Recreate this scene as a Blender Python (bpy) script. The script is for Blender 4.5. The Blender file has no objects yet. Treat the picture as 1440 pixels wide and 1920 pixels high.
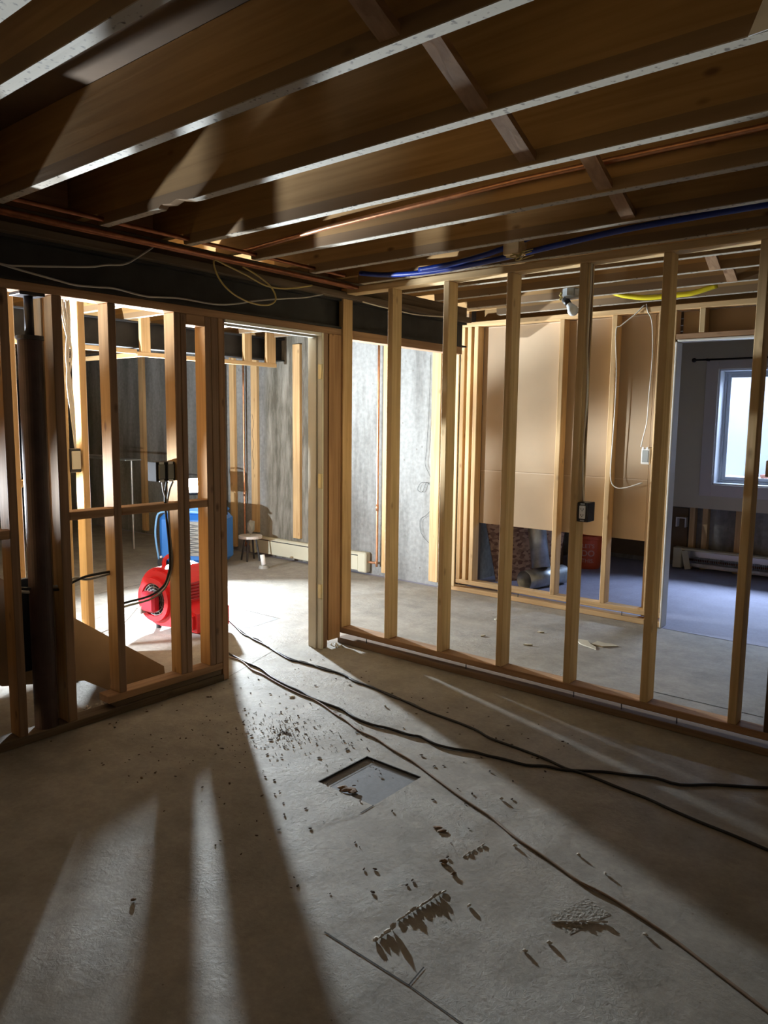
import bpy, bmesh, math, random
from mathutils import Vector, Matrix
random.seed(7)
SC = bpy.context.scene
COL = SC.collection

# ------------------------------------------------------------------ camera
cam_data = bpy.data.cameras.new('camera')
cam = bpy.data.objects.new('camera', cam_data); COL.objects.link(cam)
RX = Vector((0.772636, 0.634741, 0.011715)); UX = Vector((-0.085896, 0.086238, 0.992565)); FX = Vector((-0.629011, 0.767898, -0.121152))
cam.matrix_world = Matrix(((RX[0], UX[0], -FX[0], 0), (RX[1], UX[1], -FX[1], 0), (RX[2], UX[2], -FX[2], 1.452), (0, 0, 0, 1)))
cam_data.sensor_fit = 'VERTICAL'; cam_data.sensor_height = 36; cam_data.lens = 1401.5 / 1920 * 36
cam_data.clip_start = 0.02
SC.camera = cam

# ------------------------------------------------------------------ world, lights, exposure
SC.view_settings.view_transform = 'Standard'; SC.view_settings.look = 'None'
SC.view_settings.gamma = 1; SC.view_settings.use_curve_mapping = False
SC.view_settings.exposure = 0.36
SC.cycles.max_bounces = 10; SC.cycles.diffuse_bounces = 7
world = bpy.data.worlds.new('daylight'); SC.world = world; world.use_nodes = True
wn = world.node_tree.nodes; wn['Background'].inputs[0].default_value = (0.72, 0.86, 1.0, 1); wn['Background'].inputs[1].default_value = 1.6

def area(name, loc, aim, sx, sy, power, color, portal=False, spread=180):
    l = bpy.data.lights.new(name, 'AREA'); l.shape = 'RECTANGLE'; l.size = sx; l.size_y = sy
    l.energy = power; l.color = color; l.spread = math.radians(spread)
    if portal: l.cycles.is_portal = True
    o = bpy.data.objects.new(name, l); COL.objects.link(o); o.location = loc
    o.rotation_euler = Vector(aim).to_track_quat('-Z', 'Z').to_euler()
    return o
LAMP1 = Vector((-6.17, 4.47, 0.79)); AIM1 = Vector((0.82, -0.44, 0.32)).normalized()
LAMP2 = Vector((-5.25, 1.20, 0.82)); AIM2 = Vector((0.62, 0.52, 0.60)).normalized()
area('work_light_beam', LAMP1 + AIM1 * 0.035, AIM1, 0.11, 0.10, 250, (0.84, 0.94, 1.0), spread=128)
area('second_work_light_beam', LAMP2 + AIM2 * 0.035, AIM2, 0.07, 0.06, 300, (0.84, 0.92, 1.0))
pl_ = bpy.data.lights.new('fill_bulb_light', 'POINT'); pl_.energy = 7.5; pl_.color = (1.0, 0.70, 0.40); pl_.shadow_soft_size = 0.04  # warm fill light added behind the camera
plo = bpy.data.objects.new('fill_bulb_light', pl_); COL.objects.link(plo); plo.location = (1.25, -1.55, 2.06)
area('window_portal', (-1.5, 7.86, 1.43), (0, -1, 0), 1.30, 1.14, 1, (1, 1, 1), portal=True)
area('window_daylight', (-1.5, 9.05, 2.75), (0, -0.88, -0.75), 2.0, 1.0, 360, (0.62, 0.74, 1.0))

# ------------------------------------------------------------------ materials
MATS = {}
def newmat(name):
    m = bpy.data.materials.new(name); m.use_nodes = True; MATS[name] = m
    return m, m.node_tree.nodes, m.node_tree.links, m.node_tree.nodes['Principled BSDF']
def N(nodes, t, **k):
    n = nodes.new(t)
    for a, b in k.items(): setattr(n, a, b)
    return n
def plain(name, col, rough=0.6, metal=0.0, emit=0, noise=0.0, bump=0.0, scale=20, trans=0.0):
    m, nd, lk, b = newmat(name)
    b.inputs['Base Color'].default_value = (*col, 1); b.inputs['Roughness'].default_value = rough
    b.inputs['Metallic'].default_value = metal; b.inputs['Transmission Weight'].default_value = trans
    if emit:
        b.inputs['Emission Color'].default_value = (*col, 1); b.inputs['Emission Strength'].default_value = emit
    if noise or bump:
        tc = N(nd, 'ShaderNodeTexCoord'); no = N(nd, 'ShaderNodeTexNoise'); no.inputs['Scale'].default_value = scale; no.inputs['Detail'].default_value = 5
        lk.new(tc.outputs['Object'], no.inputs['Vector'])
        if noise:
            cr = N(nd, 'ShaderNodeValToRGB'); cr.color_ramp.elements[0].position = 0.3; cr.color_ramp.elements[1].position = 0.7
            cr.color_ramp.elements[0].color = (*[c * (1 - noise) for c in col], 1); cr.color_ramp.elements[1].color = (*[min(1, c * (1 + noise)) for c in col], 1)
            lk.new(no.outputs['Fac'], cr.inputs['Fac']); lk.new(cr.outputs['Color'], b.inputs['Base Color'])
        if bump:
            bp = N(nd, 'ShaderNodeBump'); bp.inputs['Strength'].default_value = bump; bp.inputs['Distance'].default_value = 0.01
            lk.new(no.outputs['Fac'], bp.inputs['Height']); lk.new(bp.outputs['Normal'], b.inputs['Normal'])
    return m
def wood(name, light, dark, axis, knots=0.5, dirt=None):
    """sawn softwood, grain along axis (0 x, 1 y, 2 z)"""
    m, nd, lk, b = newmat(name)
    tc = N(nd, 'ShaderNodeTexCoord'); oi = N(nd, 'ShaderNodeObjectInfo')
    mul = N(nd, 'ShaderNodeMath', operation='MULTIPLY'); mul.inputs[1].default_value = 37.0
    add = N(nd, 'ShaderNodeVectorMath', operation='ADD'); lk.new(oi.outputs['Random'], mul.inputs[0])
    lk.new(tc.outputs['Object'], add.inputs[0]); lk.new(mul.outputs[0], add.inputs[1])
    mp = N(nd, 'ShaderNodeMapping'); s = [38, 38, 38]; s[axis] = 1.6; mp.inputs['Scale'].default_value = s
    lk.new(add.outputs[0], mp.inputs['Vector'])
    n1 = N(nd, 'ShaderNodeTexNoise'); n1.inputs['Scale'].default_value = 1.0; n1.inputs['Detail'].default_value = 4; n1.inputs['Distortion'].default_value = 0.6
    lk.new(mp.outputs[0], n1.inputs['Vector'])
    cr = N(nd, 'ShaderNodeValToRGB'); e = cr.color_ramp.elements
    e[0].position = 0.30; e[0].color = (*dark, 1); e[1].position = 0.62; e[1].color = (*light, 1)
    lk.new(n1.outputs['Fac'], cr.inputs['Fac'])
    # broad tone change from board to board and along it
    n2 = N(nd, 'ShaderNodeTexNoise'); n2.inputs['Scale'].default_value = 1.1; n2.inputs['Detail'].default_value = 3
    lk.new(add.outputs[0], n2.inputs['Vector'])
    mr = N(nd, 'ShaderNodeMapRange'); mr.inputs[1].default_value = 0.3; mr.inputs[2].default_value = 0.7; mr.inputs[3].default_value = 0.78; mr.inputs[4].default_value = 1.16
    lk.new(n2.outputs['Fac'], mr.inputs[0])
    mx = N(nd, 'ShaderNodeMix', data_type='RGBA', blend_type='MULTIPLY'); mx.inputs[0].default_value = 1
    lk.new(cr.outputs['Color'], mx.inputs[6]); lk.new(mr.outputs[0], mx.inputs[7])
    # knots and nail holes
    mp2 = N(nd, 'ShaderNodeMapping'); s2 = [9, 9, 9]; s2[axis] = 4.2; mp2.inputs['Scale'].default_value = s2
    lk.new(add.outputs[0], mp2.inputs['Vector'])
    vo = N(nd, 'ShaderNodeTexVoronoi'); vo.inputs['Scale'].default_value = 1.0; lk.new(mp2.outputs[0], vo.inputs['Vector'])
    kr = N(nd, 'ShaderNodeValToRGB'); kr.color_ramp.elements[0].position = 0.05; kr.color_ramp.elements[1].position = 0.13
    kr.color_ramp.elements[0].color = (knots, knots, knots, 1); kr.color_ramp.elements[1].color = (0, 0, 0, 1)
    lk.new(vo.outputs['Distance'], kr.inputs['Fac'])
    mk = N(nd, 'ShaderNodeMix', data_type='RGBA'); lk.new(kr.outputs['Color'], mk.inputs[0])
    lk.new(mx.outputs[2], mk.inputs[6]); mk.inputs[7].default_value = (dark[0] * 0.35, dark[1] * 0.28, dark[2] * 0.25, 1)
    out = mk.outputs[2]
    if dirt:  # old drywall-dust stain along the bottom 45 mm of a joist
        sp = N(nd, 'ShaderNodeSeparateXYZ'); lk.new(tc.outputs['Object'], sp.inputs[0])
        lt = N(nd, 'ShaderNodeMath', operation='LESS_THAN'); lt.inputs[1].default_value = 0.046; lk.new(sp.outputs['Z'], lt.inputs[0])
        sm = N(nd, 'ShaderNodeMath', operation='MULTIPLY'); sm.inputs[1].default_value = 0.75; lk.new(lt.outputs[0], sm.inputs[0])
        md = N(nd, 'ShaderNodeMix', data_type='RGBA'); lk.new(sm.outputs[0], md.inputs[0]); lk.new(out, md.inputs[6]); md.inputs[7].default_value = (*dirt, 1)
        ln = N(nd, 'ShaderNodeMath', operation='LESS_THAN'); ln.inputs[1].default_value = 0.003; lk.new(sp.outputs['Z'], ln.inputs[0])
        n3 = N(nd, 'ShaderNodeTexNoise'); n3.inputs['Scale'].default_value = 55; n3.inputs['Detail'].default_value = 6; lk.new(add.outputs[0], n3.inputs['Vector'])
        c3 = N(nd, 'ShaderNodeValToRGB'); c3.color_ramp.elements[0].position = 0.33; c3.color_ramp.elements[0].color = (0.12, 0.10, 0.08, 1); c3.color_ramp.elements[1].position = 0.42; c3.color_ramp.elements[1].color = (0.42, 0.375, 0.30, 1)
        lk.new(n3.outputs['Fac'], c3.inputs['Fac'])
        me = N(nd, 'ShaderNodeMix', data_type='RGBA'); lk.new(ln.outputs[0], me.inputs[0]); lk.new(md.outputs[2], me.inputs[6]); lk.new(c3.outputs['Color'], me.inputs[7])
        out = me.outputs[2]
    lk.new(out, b.inputs['Base Color']); b.inputs['Roughness'].default_value = 0.75
    bp = N(nd, 'ShaderNodeBump'); bp.inputs['Strength'].default_value = 0.15; bp.inputs['Distance'].default_value = 0.004
    lk.new(n1.outputs['Fac'], bp.inputs['Height']); lk.new(bp.outputs['Normal'], b.inputs['Normal'])
    return m
A = 'xyz'
for ax in range(3):
    wood('fresh_' + A[ax], (0.70, 0.48, 0.24), (0.54, 0.33, 0.14), ax)
    wood('tan_' + A[ax], (0.68, 0.50, 0.27), (0.52, 0.36, 0.17), ax)
    wood('old_' + A[ax], (0.42, 0.255, 0.14), (0.28, 0.155, 0.08), ax, 0.7)
    wood('grey_' + A[ax], (0.52, 0.44, 0.32), (0.34, 0.27, 0.18), ax, 0.8)
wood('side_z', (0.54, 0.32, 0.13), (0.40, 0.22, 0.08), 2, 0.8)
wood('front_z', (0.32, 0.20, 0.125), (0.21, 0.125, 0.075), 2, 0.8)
wood('plate_x', (0.24, 0.16, 0.10), (0.15, 0.095, 0.06), 0, 0.7)
wood('post_z', (0.50, 0.29, 0.14), (0.34, 0.18, 0.08), 2, 0.9)
wood('joist', (0.44, 0.265, 0.10), (0.33, 0.188, 0.064), 0, 0.85, dirt=(0.19, 0.125, 0.07))
wood('dark_y', (0.15, 0.11, 0.075), (0.08, 0.055, 0.035), 1, 0.4)
wood('dark_z', (0.12, 0.075, 0.045), (0.06, 0.035, 0.02), 2, 0.6)
plain('beam_black', (0.020, 0.020, 0.022), 0.7, 0.0, noise=0.4, bump=0.05, scale=9)
plain('column_black', (0.035, 0.035, 0.045), 0.5, 0.2, noise=0.3, scale=12)
plain('column_rust', (0.055, 0.032, 0.032), 0.65, 0.1, noise=0.3, scale=10)
plain('copper', (0.34, 0.13, 0.065), 0.38, 0.85, noise=0.25, scale=30)
plain('copper_clean', (0.72, 0.36, 0.20), 0.35, 0.8, noise=0.15, scale=30)
plain('white_paint', (0.80, 0.79, 0.74), 0.5)
plain('cream_paint', (0.68, 0.65, 0.53), 0.5, noise=0.06, scale=6)
plain('brass', (0.72, 0.62, 0.36), 0.4, 0.6)
plain('black_plastic', (0.025, 0.025, 0.028), 0.45)
plain('dark_cavity', (0.02, 0.02, 0.022), 0.9)
plain('navy_plastic', (0.03, 0.045, 0.08), 0.35)
plain('grey_plastic', (0.30, 0.30, 0.27), 0.5)
plain('white_plastic', (0.82, 0.82, 0.80), 0.4)
plain('cable_white', (0.74, 0.70, 0.62), 0.5)
plain('cable_yellow', (0.48, 0.38, 0.13), 0.5)
plain('cable_grey', (0.42, 0.41, 0.39), 0.45)
plain('cord_black', (0.015, 0.015, 0.017), 0.5)
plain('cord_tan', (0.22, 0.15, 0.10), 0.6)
plain('pex_blue', (0.008, 0.035, 0.28), 0.4)
plain('tube_yellow', (0.85, 0.72, 0.02), 0.4)
plain('red_plastic', (0.75, 0.025, 0.035), 0.38)
plain('dark_red', (0.38, 0.015, 0.03), 0.4)
plain('blue_plastic', (0.035, 0.20, 0.62), 0.38)
plain('light_blue', (0.22, 0.50, 0.85), 0.4)
plain('steel', (0.55, 0.55, 0.56), 0.35, 0.9)
plain('galvanised', (0.42, 0.45, 0.47), 0.42, 0.85, noise=0.25, bump=0.05, scale=14)
plain('heater_cream', (0.62, 0.60, 0.46), 0.45, noise=0.05, scale=5)
plain('kraft', (0.50, 0.375, 0.245), 0.85, noise=0.06, scale=2.5)
plain('kraft_seam', (0.62, 0.50, 0.36), 0.85)
plain('gypsum', (0.78, 0.77, 0.74), 0.85)
plain('wall_paint', (0.62, 0.57, 0.43), 0.8, noise=0.03, scale=3)
plain('trim_paint', (0.66, 0.62, 0.58), 0.5)
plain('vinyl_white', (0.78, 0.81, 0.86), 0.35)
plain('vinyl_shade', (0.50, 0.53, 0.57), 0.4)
plain('bucket_orange', (0.80, 0.12, 0.03), 0.45)
plain('bucket_text', (0.85, 0.42, 0.30), 0.5)
plain('bronze', (0.04, 0.03, 0.025), 0.4, 0.6)
plain('bulb_glass', (0.80, 0.86, 0.92), 0.25)
plain('plaster_chip', (0.60, 0.56, 0.50), 0.9, noise=0.15, scale=60)
plain('paper_brown', (0.20, 0.13, 0.08), 0.9, noise=0.3, scale=60)
plain('mortar_rough', (0.29, 0.27, 0.235), 0.95, noise=0.25, bump=0.6, scale=90)
plain('splinter', (0.07, 0.045, 0.03), 0.9)
plain('well_wall', (0.36, 0.37, 0.385), 0.9, noise=0.04, scale=2)
plain('snow', (0.70, 0.72, 0.75), 0.8)
plain('brick_red', (0.30, 0.12, 0.08), 0.85, noise=0.3, scale=10)
plain('groove_and_shadow', (0.05, 0.045, 0.04), 0.9)
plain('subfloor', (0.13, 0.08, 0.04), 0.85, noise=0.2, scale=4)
plain('ply', (0.34, 0.235, 0.145), 0.8, noise=0.12, scale=6)
plain('dull_wall', (0.20, 0.14, 0.085), 0.85, noise=0.05)
plain('fill_bulb_glow', (1.0, 0.75, 0.45), 0.4, emit=12)  # glow of the added fill bulb
plain('lens_glow', (0.92, 0.97, 1.0), 0.4, emit=60)
m, nd, lk, b = newmat('glass')   # thin pane: clear with a faint fresnel reflection
nd.remove(b); ou = nd['Material Output']; tr = N(nd, 'ShaderNodeBsdfTransparent'); tr.inputs[0].default_value = (0.93, 0.96, 0.98, 1)
gl = N(nd, 'ShaderNodeBsdfGlossy'); gl.inputs['Roughness'].default_value = 0.02; fr = N(nd, 'ShaderNodeFresnel'); fr.inputs[0].default_value = 1.2
mxs = N(nd, 'ShaderNodeMixShader'); lk.new(fr.outputs[0], mxs.inputs[0]); lk.new(tr.outputs[0], mxs.inputs[1]); lk.new(gl.outputs[0], mxs.inputs[2]); lk.new(mxs.outputs[0], ou.inputs[0])

def concrete(name, c1, c2, stain, sx=1.0):
    m, nd, lk, b = newmat(name)
    tc = N(nd, 'ShaderNodeTexCoord')
    mp = N(nd, 'ShaderNodeMapping'); mp.inputs['Scale'].default_value = (2.2 * sx, 2.2 * sx, 0.35); lk.new(tc.outputs['Object'], mp.inputs['Vector'])
    n1 = N(nd, 'ShaderNodeTexNoise'); n1.inputs['Scale'].default_value = 1.5; n1.inputs['Detail'].default_value = 8; n1.inputs['Roughness'].default_value = 0.65; lk.new(mp.outputs[0], n1.inputs['Vector'])
    c = N(nd, 'ShaderNodeValToRGB'); c.color_ramp.elements[0].position = 0.36; c.color_ramp.elements[0].color = (*c2, 1); c.color_ramp.elements[1].position = 0.56; c.color_ramp.elements[1].color = (*c1, 1)
    lk.new(n1.outputs['Fac'], c.inputs['Fac'])
    n2 = N(nd, 'ShaderNodeTexNoise'); n2.inputs['Scale'].default_value = 26; n2.inputs['Detail'].default_value = 7; lk.new(tc.outputs['Object'], n2.inputs['Vector'])
    m1 = N(nd, 'ShaderNodeMapRange'); m1.inputs[1].default_value = 0.3; m1.inputs[2].default_value = 0.7; m1.inputs[3].default_value = 0.80; m1.inputs[4].default_value = 1.10; lk.new(n2.outputs['Fac'], m1.inputs[0])
    mx = N(nd, 'ShaderNodeMix', data_type='RGBA', blend_type='MULTIPLY'); mx.inputs[0].default_value = 1; lk.new(c.outputs['Color'], mx.inputs[6]); lk.new(m1.outputs[0], mx.inputs[7])
    vo = N(nd, 'ShaderNodeTexVoronoi'); vo.inputs['Scale'].default_value = 9; lk.new(tc.outputs['Object'], vo.inputs['Vector'])
    k = N(nd, 'ShaderNodeValToRGB'); k.color_ramp.elements[0].position = 0.06; k.color_ramp.elements[0].color = (0.7, 0.7, 0.7, 1); k.color_ramp.elements[1].position = 0.10; k.color_ramp.elements[1].color = (0, 0, 0, 1)
    lk.new(vo.outputs['Distance'], k.inputs['Fac'])
    mk = N(nd, 'ShaderNodeMix', data_type='RGBA'); lk.new(k.outputs['Color'], mk.inputs[0]); lk.new(mx.outputs[2], mk.inputs[6]); mk.inputs[7].default_value = (0.16, 0.15, 0.13, 1)
    # damp stained pour between two form joints
    sp = N(nd, 'ShaderNodeSeparateXYZ'); lk.new(tc.outputs['Object'], sp.inputs[0])
    ma = N(nd, 'ShaderNodeMapRange', interpolation_type='SMOOTHSTEP'); ma.inputs[1].default_value = stain[0] - 0.05; ma.inputs[2].default_value = stain[0] + 0.08; lk.new(sp.outputs['X'], ma.inputs[0])
    mb = N(nd, 'ShaderNodeMapRange', interpolation_type='SMOOTHSTEP'); mb.inputs[1].default_value = stain[1] - 0.08; mb.inputs[2].default_value = stain[1] + 0.02; mb.inputs[3].default_value = 1; mb.inputs[4].default_value = 0; lk.new(sp.outputs['X'], mb.inputs[0])
    mm = N(nd, 'ShaderNodeMath', operation='MULTIPLY'); lk.new(ma.outputs[0], mm.inputs[0]); lk.new(mb.outputs[0], mm.inputs[1])
    n4 = N(nd, 'ShaderNodeTexNoise'); n4.inputs['Scale'].default_value = 4; n4.inputs['Detail'].default_value = 8; n4.inputs['Roughness'].default_value = 0.7; lk.new(mp.outputs[0], n4.inputs['Vector'])
    c4 = N(nd, 'ShaderNodeValToRGB'); c4.color_ramp.elements[0].position = 0.40; c4.color_ramp.elements[0].color = (0.11, 0.10, 0.075, 1); c4.color_ramp.elements[1].position = 0.66; c4.color_ramp.elements[1].color = (0.34, 0.32, 0.27, 1)
    lk.new(n4.outputs['Fac'], c4.inputs['Fac'])
    ms = N(nd, 'ShaderNodeMix', data_type='RGBA'); lk.new(mm.outputs[0], ms.inputs[0]); lk.new(mk.outputs[2], ms.inputs[6]); lk.new(c4.outputs['Color'], ms.inputs[7])
    lk.new(ms.outputs[2], b.inputs['Base Color']); b.inputs['Roughness'].default_value = 0.9
    bp = N(nd, 'ShaderNodeBump'); bp.inputs['Strength'].default_value = 0.25; bp.inputs['Distance'].default_value = 0.006; lk.new(n2.outputs['Fac'], bp.inputs['Height']); lk.new(bp.outputs['Normal'], b.inputs['Normal'])
    return m
concrete('concrete', (0.30, 0.305, 0.295), (0.15, 0.148, 0.138), (-6.02, -4.98))
concrete('concrete_dark', (0.34, 0.33, 0.30), (0.17, 0.16, 0.145), (50, 51))

def floormat(name, c1, c2, bumpy):
    m, nd, lk, b = newmat(name)
    tc = N(nd, 'ShaderNodeTexCoord')
    n1 = N(nd, 'ShaderNodeTexNoise'); n1.inputs['Scale'].default_value = 1.6; n1.inputs['Detail'].default_value = 9; n1.inputs['Roughness'].default_value = 0.62; lk.new(tc.outputs['Object'], n1.inputs['Vector'])
    c = N(nd, 'ShaderNodeValToRGB'); c.color_ramp.elements[0].position = 0.34; c.color_ramp.elements[0].color = (*c2, 1); c.color_ramp.elements[1].position = 0.58; c.color_ramp.elements[1].color = (*c1, 1); lk.new(n1.outputs['Fac'], c.inputs['Fac'])
    n2 = N(nd, 'ShaderNodeTexNoise'); n2.inputs['Scale'].default_value = 45; n2.inputs['Detail'].default_value = 8; n2.inputs['Roughness'].default_value = 0.7; lk.new(tc.outputs['Object'], n2.inputs['Vector'])
    m1 = N(nd, 'ShaderNodeMapRange'); m1.inputs[1].default_value = 0.3; m1.inputs[2].default_value = 0.7; m1.inputs[3].default_value = 0.86; m1.inputs[4].default_value = 1.08; lk.new(n2.outputs['Fac'], m1.inputs[0])
    mx = N(nd, 'ShaderNodeMix', data_type='RGBA', blend_type='MULTIPLY'); mx.inputs[0].default_value = 1; lk.new(c.outputs['Color'], mx.inputs[6]); lk.new(m1.outputs[0], mx.inputs[7])
    # dark grit and specks
    vo = N(nd, 'ShaderNodeTexVoronoi'); vo.inputs['Scale'].default_value = 17; lk.new(tc.outputs['Object'], vo.inputs['Vector'])
    k = N(nd, 'ShaderNodeValToRGB'); k.color_ramp.elements[0].position = 0.035; k.color_ramp.elements[0].color = (0.65, 0.65, 0.65, 1); k.color_ramp.elements[1].position = 0.06; k.color_ramp.elements[1].color = (0, 0, 0, 1); lk.new(vo.outputs['Distance'], k.inputs['Fac'])
    mk = N(nd, 'ShaderNodeMix', data_type='RGBA'); lk.new(k.outputs['Color'], mk.inputs[0]); lk.new(mx.outputs[2], mk.inputs[6]); mk.inputs[7].default_value = (0.12, 0.09, 0.07, 1)
    n6 = N(nd, 'ShaderNodeTexNoise'); n6.inputs['Scale'].default_value = 7; n6.inputs['Detail'].default_value = 7; n6.inputs['Roughness'].default_value = 0.65; lk.new(tc.outputs['Object'], n6.inputs['Vector'])
    m6 = N(nd, 'ShaderNodeMapRange'); m6.inputs[1].default_value = 0.35; m6.inputs[2].default_value = 0.65; m6.inputs[3].default_value = 0.80; m6.inputs[4].default_value = 1.10; lk.new(n6.outputs['Fac'], m6.inputs[0])
    mz = N(nd, 'ShaderNodeMix', data_type='RGBA', blend_type='MULTIPLY'); mz.inputs[0].default_value = 1 if bumpy > 0.2 else 0.3; lk.new(mk.outputs[2], mz.inputs[6]); lk.new(m6.outputs[0], mz.inputs[7])
    lk.new(mz.outputs[2], b.inputs['Base Color']); b.inputs['Roughness'].default_value = 0.72
    # trowelled mortar ridges in patches
    n3 = N(nd, 'ShaderNodeTexNoise'); n3.inputs['Scale'].default_value = 2.3; n3.inputs['Detail'].default_value = 2; lk.new(tc.outputs['Object'], n3.inputs['Vector'])
    m3 = N(nd, 'ShaderNodeMapRange'); m3.inputs[1].default_value = 0.44; m3.inputs[2].default_value = 0.60; lk.new(n3.outputs['Fac'], m3.inputs[0])
    n5 = N(nd, 'ShaderNodeTexNoise'); n5.inputs['Scale'].default_value = 42; n5.inputs['Detail'].default_value = 8; n5.inputs['Roughness'].default_value = 0.7; n5.inputs['Distortion'].default_value = 0.5; lk.new(tc.outputs['Object'], n5.inputs['Vector'])
    mu = N(nd, 'ShaderNodeMath', operation='MULTIPLY'); lk.new(m3.outputs[0], mu.inputs[0]); lk.new(n5.outputs['Fac'], mu.inputs[1])
    ad = N(nd, 'ShaderNodeMath', operation='MULTIPLY_ADD'); lk.new(n2.outputs['Fac'], ad.inputs[0]); ad.inputs[1].default_value = 0.25; lk.new(mu.outputs[0], ad.inputs[2])
    bp = N(nd, 'ShaderNodeBump'); bp.inputs['Strength'].default_value = bumpy; bp.inputs['Distance'].default_value = 0.012; lk.new(ad.outputs[0], bp.inputs['Height']); lk.new(bp.outputs['Normal'], b.inputs['Normal'])
    return m
floormat('floor_main', (0.36, 0.335, 0.295), (0.29, 0.27, 0.235), 0.55)
floormat('floor_slab', (0.22, 0.235, 0.26), (0.17, 0.18, 0.20), 0.12)
floormat('floor_blue', (0.36, 0.36, 0.47), (0.29, 0.29, 0.39), 0.12)

m, nd, lk, b = newmat('osb')
tc = N(nd, 'ShaderNodeTexCoord'); vo = N(nd, 'ShaderNodeTexVoronoi'); vo.inputs['Scale'].default_value = 26; vo.inputs['Randomness'].default_value = 1
mp = N(nd, 'ShaderNodeMapping'); mp.inputs['Scale'].default_value = (1, 1, 1.7); mp.inputs['Rotation'].default_value = (0.5, 0.8, 0.4); lk.new(tc.outputs['Object'], mp.inputs['Vector']); lk.new(mp.outputs[0], vo.inputs['Vector'])
c = N(nd, 'ShaderNodeValToRGB'); e = c.color_ramp.elements; e[0].color = (0.20, 0.10, 0.07, 1); e[1].color = (0.50, 0.32, 0.22, 1); e[0].position = 0.2; e[1].position = 0.75
sp = N(nd, 'ShaderNodeSeparateColor'); lk.new(vo.outputs['Color'], sp.inputs[0]); lk.new(sp.outputs[0], c.inputs['Fac']); lk.new(c.outputs['Color'], b.inputs['Base Color']); b.inputs['Roughness'].default_value = 0.8

# ------------------------------------------------------------------ helpers
def link(name, bm, mats, parent=None, loc=None, smooth=False):
    me = bpy.data.meshes.new(name); bmesh.ops.recalc_face_normals(bm, faces=bm.faces[:]); bm.to_mesh(me); bm.free()
    for mm in (mats if isinstance(mats, (list, tuple)) else [mats]): me.materials.append(MATS[mm])
    if smooth:
        for p in me.polygons: p.use_smooth = True
    o = bpy.data.objects.new(name, me); COL.objects.link(o)
    if parent is not None: o.parent = parent
    if loc is not None: o.location = loc
    return o
def tag(o, label, cat=None, group=None, kind=None):
    if label: o['label'] = label
    if cat: o['category'] = cat
    if group: o['group'] = group
    if kind: o['kind'] = kind
    return o
def empty(name, loc, label, cat, group=None, rz=0):
    o = bpy.data.objects.new(name, None); COL.objects.link(o); o.location = loc; o.rotation_euler = (0, 0, rz); o.empty_display_size = 0.05
    return tag(o, label, cat, group)
def add_box(bm, x0, x1, y0, y1, z0, z1, bev=0, mi=0, M=None):
    vs = [bm.verts.new((x, y, z)) for x in (x0, x1) for y in (y0, y1) for z in (z0, z1)]
    fs = [bm.faces.new([vs[i] for i in q]) for q in ((0, 1, 3, 2), (4, 6, 7, 5), (0, 4, 5, 1), (2, 3, 7, 6), (0, 2, 6, 4), (1, 5, 7, 3))]
    for f in fs: f.material_index = mi
    es = list({e for f in fs for e in f.edges})
    if bev:
        r = bmesh.ops.bevel(bm, geom=es, offset=bev, segments=1, affect='EDGES', profile=0.5)
        for f in r['faces']: f.material_index = mi
        vs = list({v for f in r['faces'] for v in f.verts})
    if M is not None: bmesh.ops.transform(bm, matrix=M, verts=vs)
def box(name, x0, x1, y0, y1, z0, z1, mat, parent=None, bev=0.0):
    """axis-aligned board with its origin at the middle of its base"""
    cx, cy = (x0 + x1) / 2, (y0 + y1) / 2
    bm = bmesh.new(); add_box(bm, x0 - cx, x1 - cx, y0 - cy, y1 - cy, 0, z1 - z0, bev)
    return link(name, bm, mat, parent, (cx, cy, z0))
def stud_a(x0, x1, y0, y1, z0, z1, label, group):
    '''left wall stud: the face that carried the drywall is dark brown, the sides are fresher wood'''
    cx, cy = (x0 + x1) / 2, (y0 + y1) / 2
    bm = bmesh.new(); add_box(bm, x0 - cx, x1 - cx, y0 - cy, y1 - cy, 0, z1 - z0, 0.003); bm.normal_update()
    bmesh.ops.recalc_face_normals(bm, faces=bm.faces[:])
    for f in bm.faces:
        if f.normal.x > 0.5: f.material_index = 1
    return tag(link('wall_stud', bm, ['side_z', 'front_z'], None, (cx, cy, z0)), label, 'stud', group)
def lumber(name, x0, x1, y0, y1, z0, z1, mat, label, cat, group=None):
    return tag(box(name, x0, x1, y0, y1, z0, z1, mat, bev=0.003), label, cat, group)
def add_cyl(bm, p, q, r, n=20, r2=None, mi=0, caps=True):
    p, q = Vector(p), Vector(q); d = q - p; r2 = r if r2 is None else r2
    res = bmesh.ops.create_cone(bm, cap_ends=caps, segments=n, radius1=r, radius2=r2, depth=d.length)
    M = Matrix.Translation((p + q) / 2) @ d.to_track_quat('Z', 'Y').to_matrix().to_4x4()
    bmesh.ops.transform(bm, matrix=M, verts=res['verts'])
    for f in {f for v in res['verts'] for f in v.link_faces}: f.material_index = mi
def spline_pts(pts, sub=6):
    P = [Vector(p) for p in pts]; out = []
    for i in range(len(P) - 1):
        a = P[max(i - 1, 0)]; b_, c_ = P[i], P[i + 1]; d = P[min(i + 2, len(P) - 1)]
        for k in range(sub):
            t = k / sub
            out.append(0.5 * ((2 * b_) + (-a + c_) * t + (2 * a - 5 * b_ + 4 * c_ - d) * t * t + (-a + 3 * b_ - 3 * c_ + d) * t ** 3))
    out.append(P[-1]); return out
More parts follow.
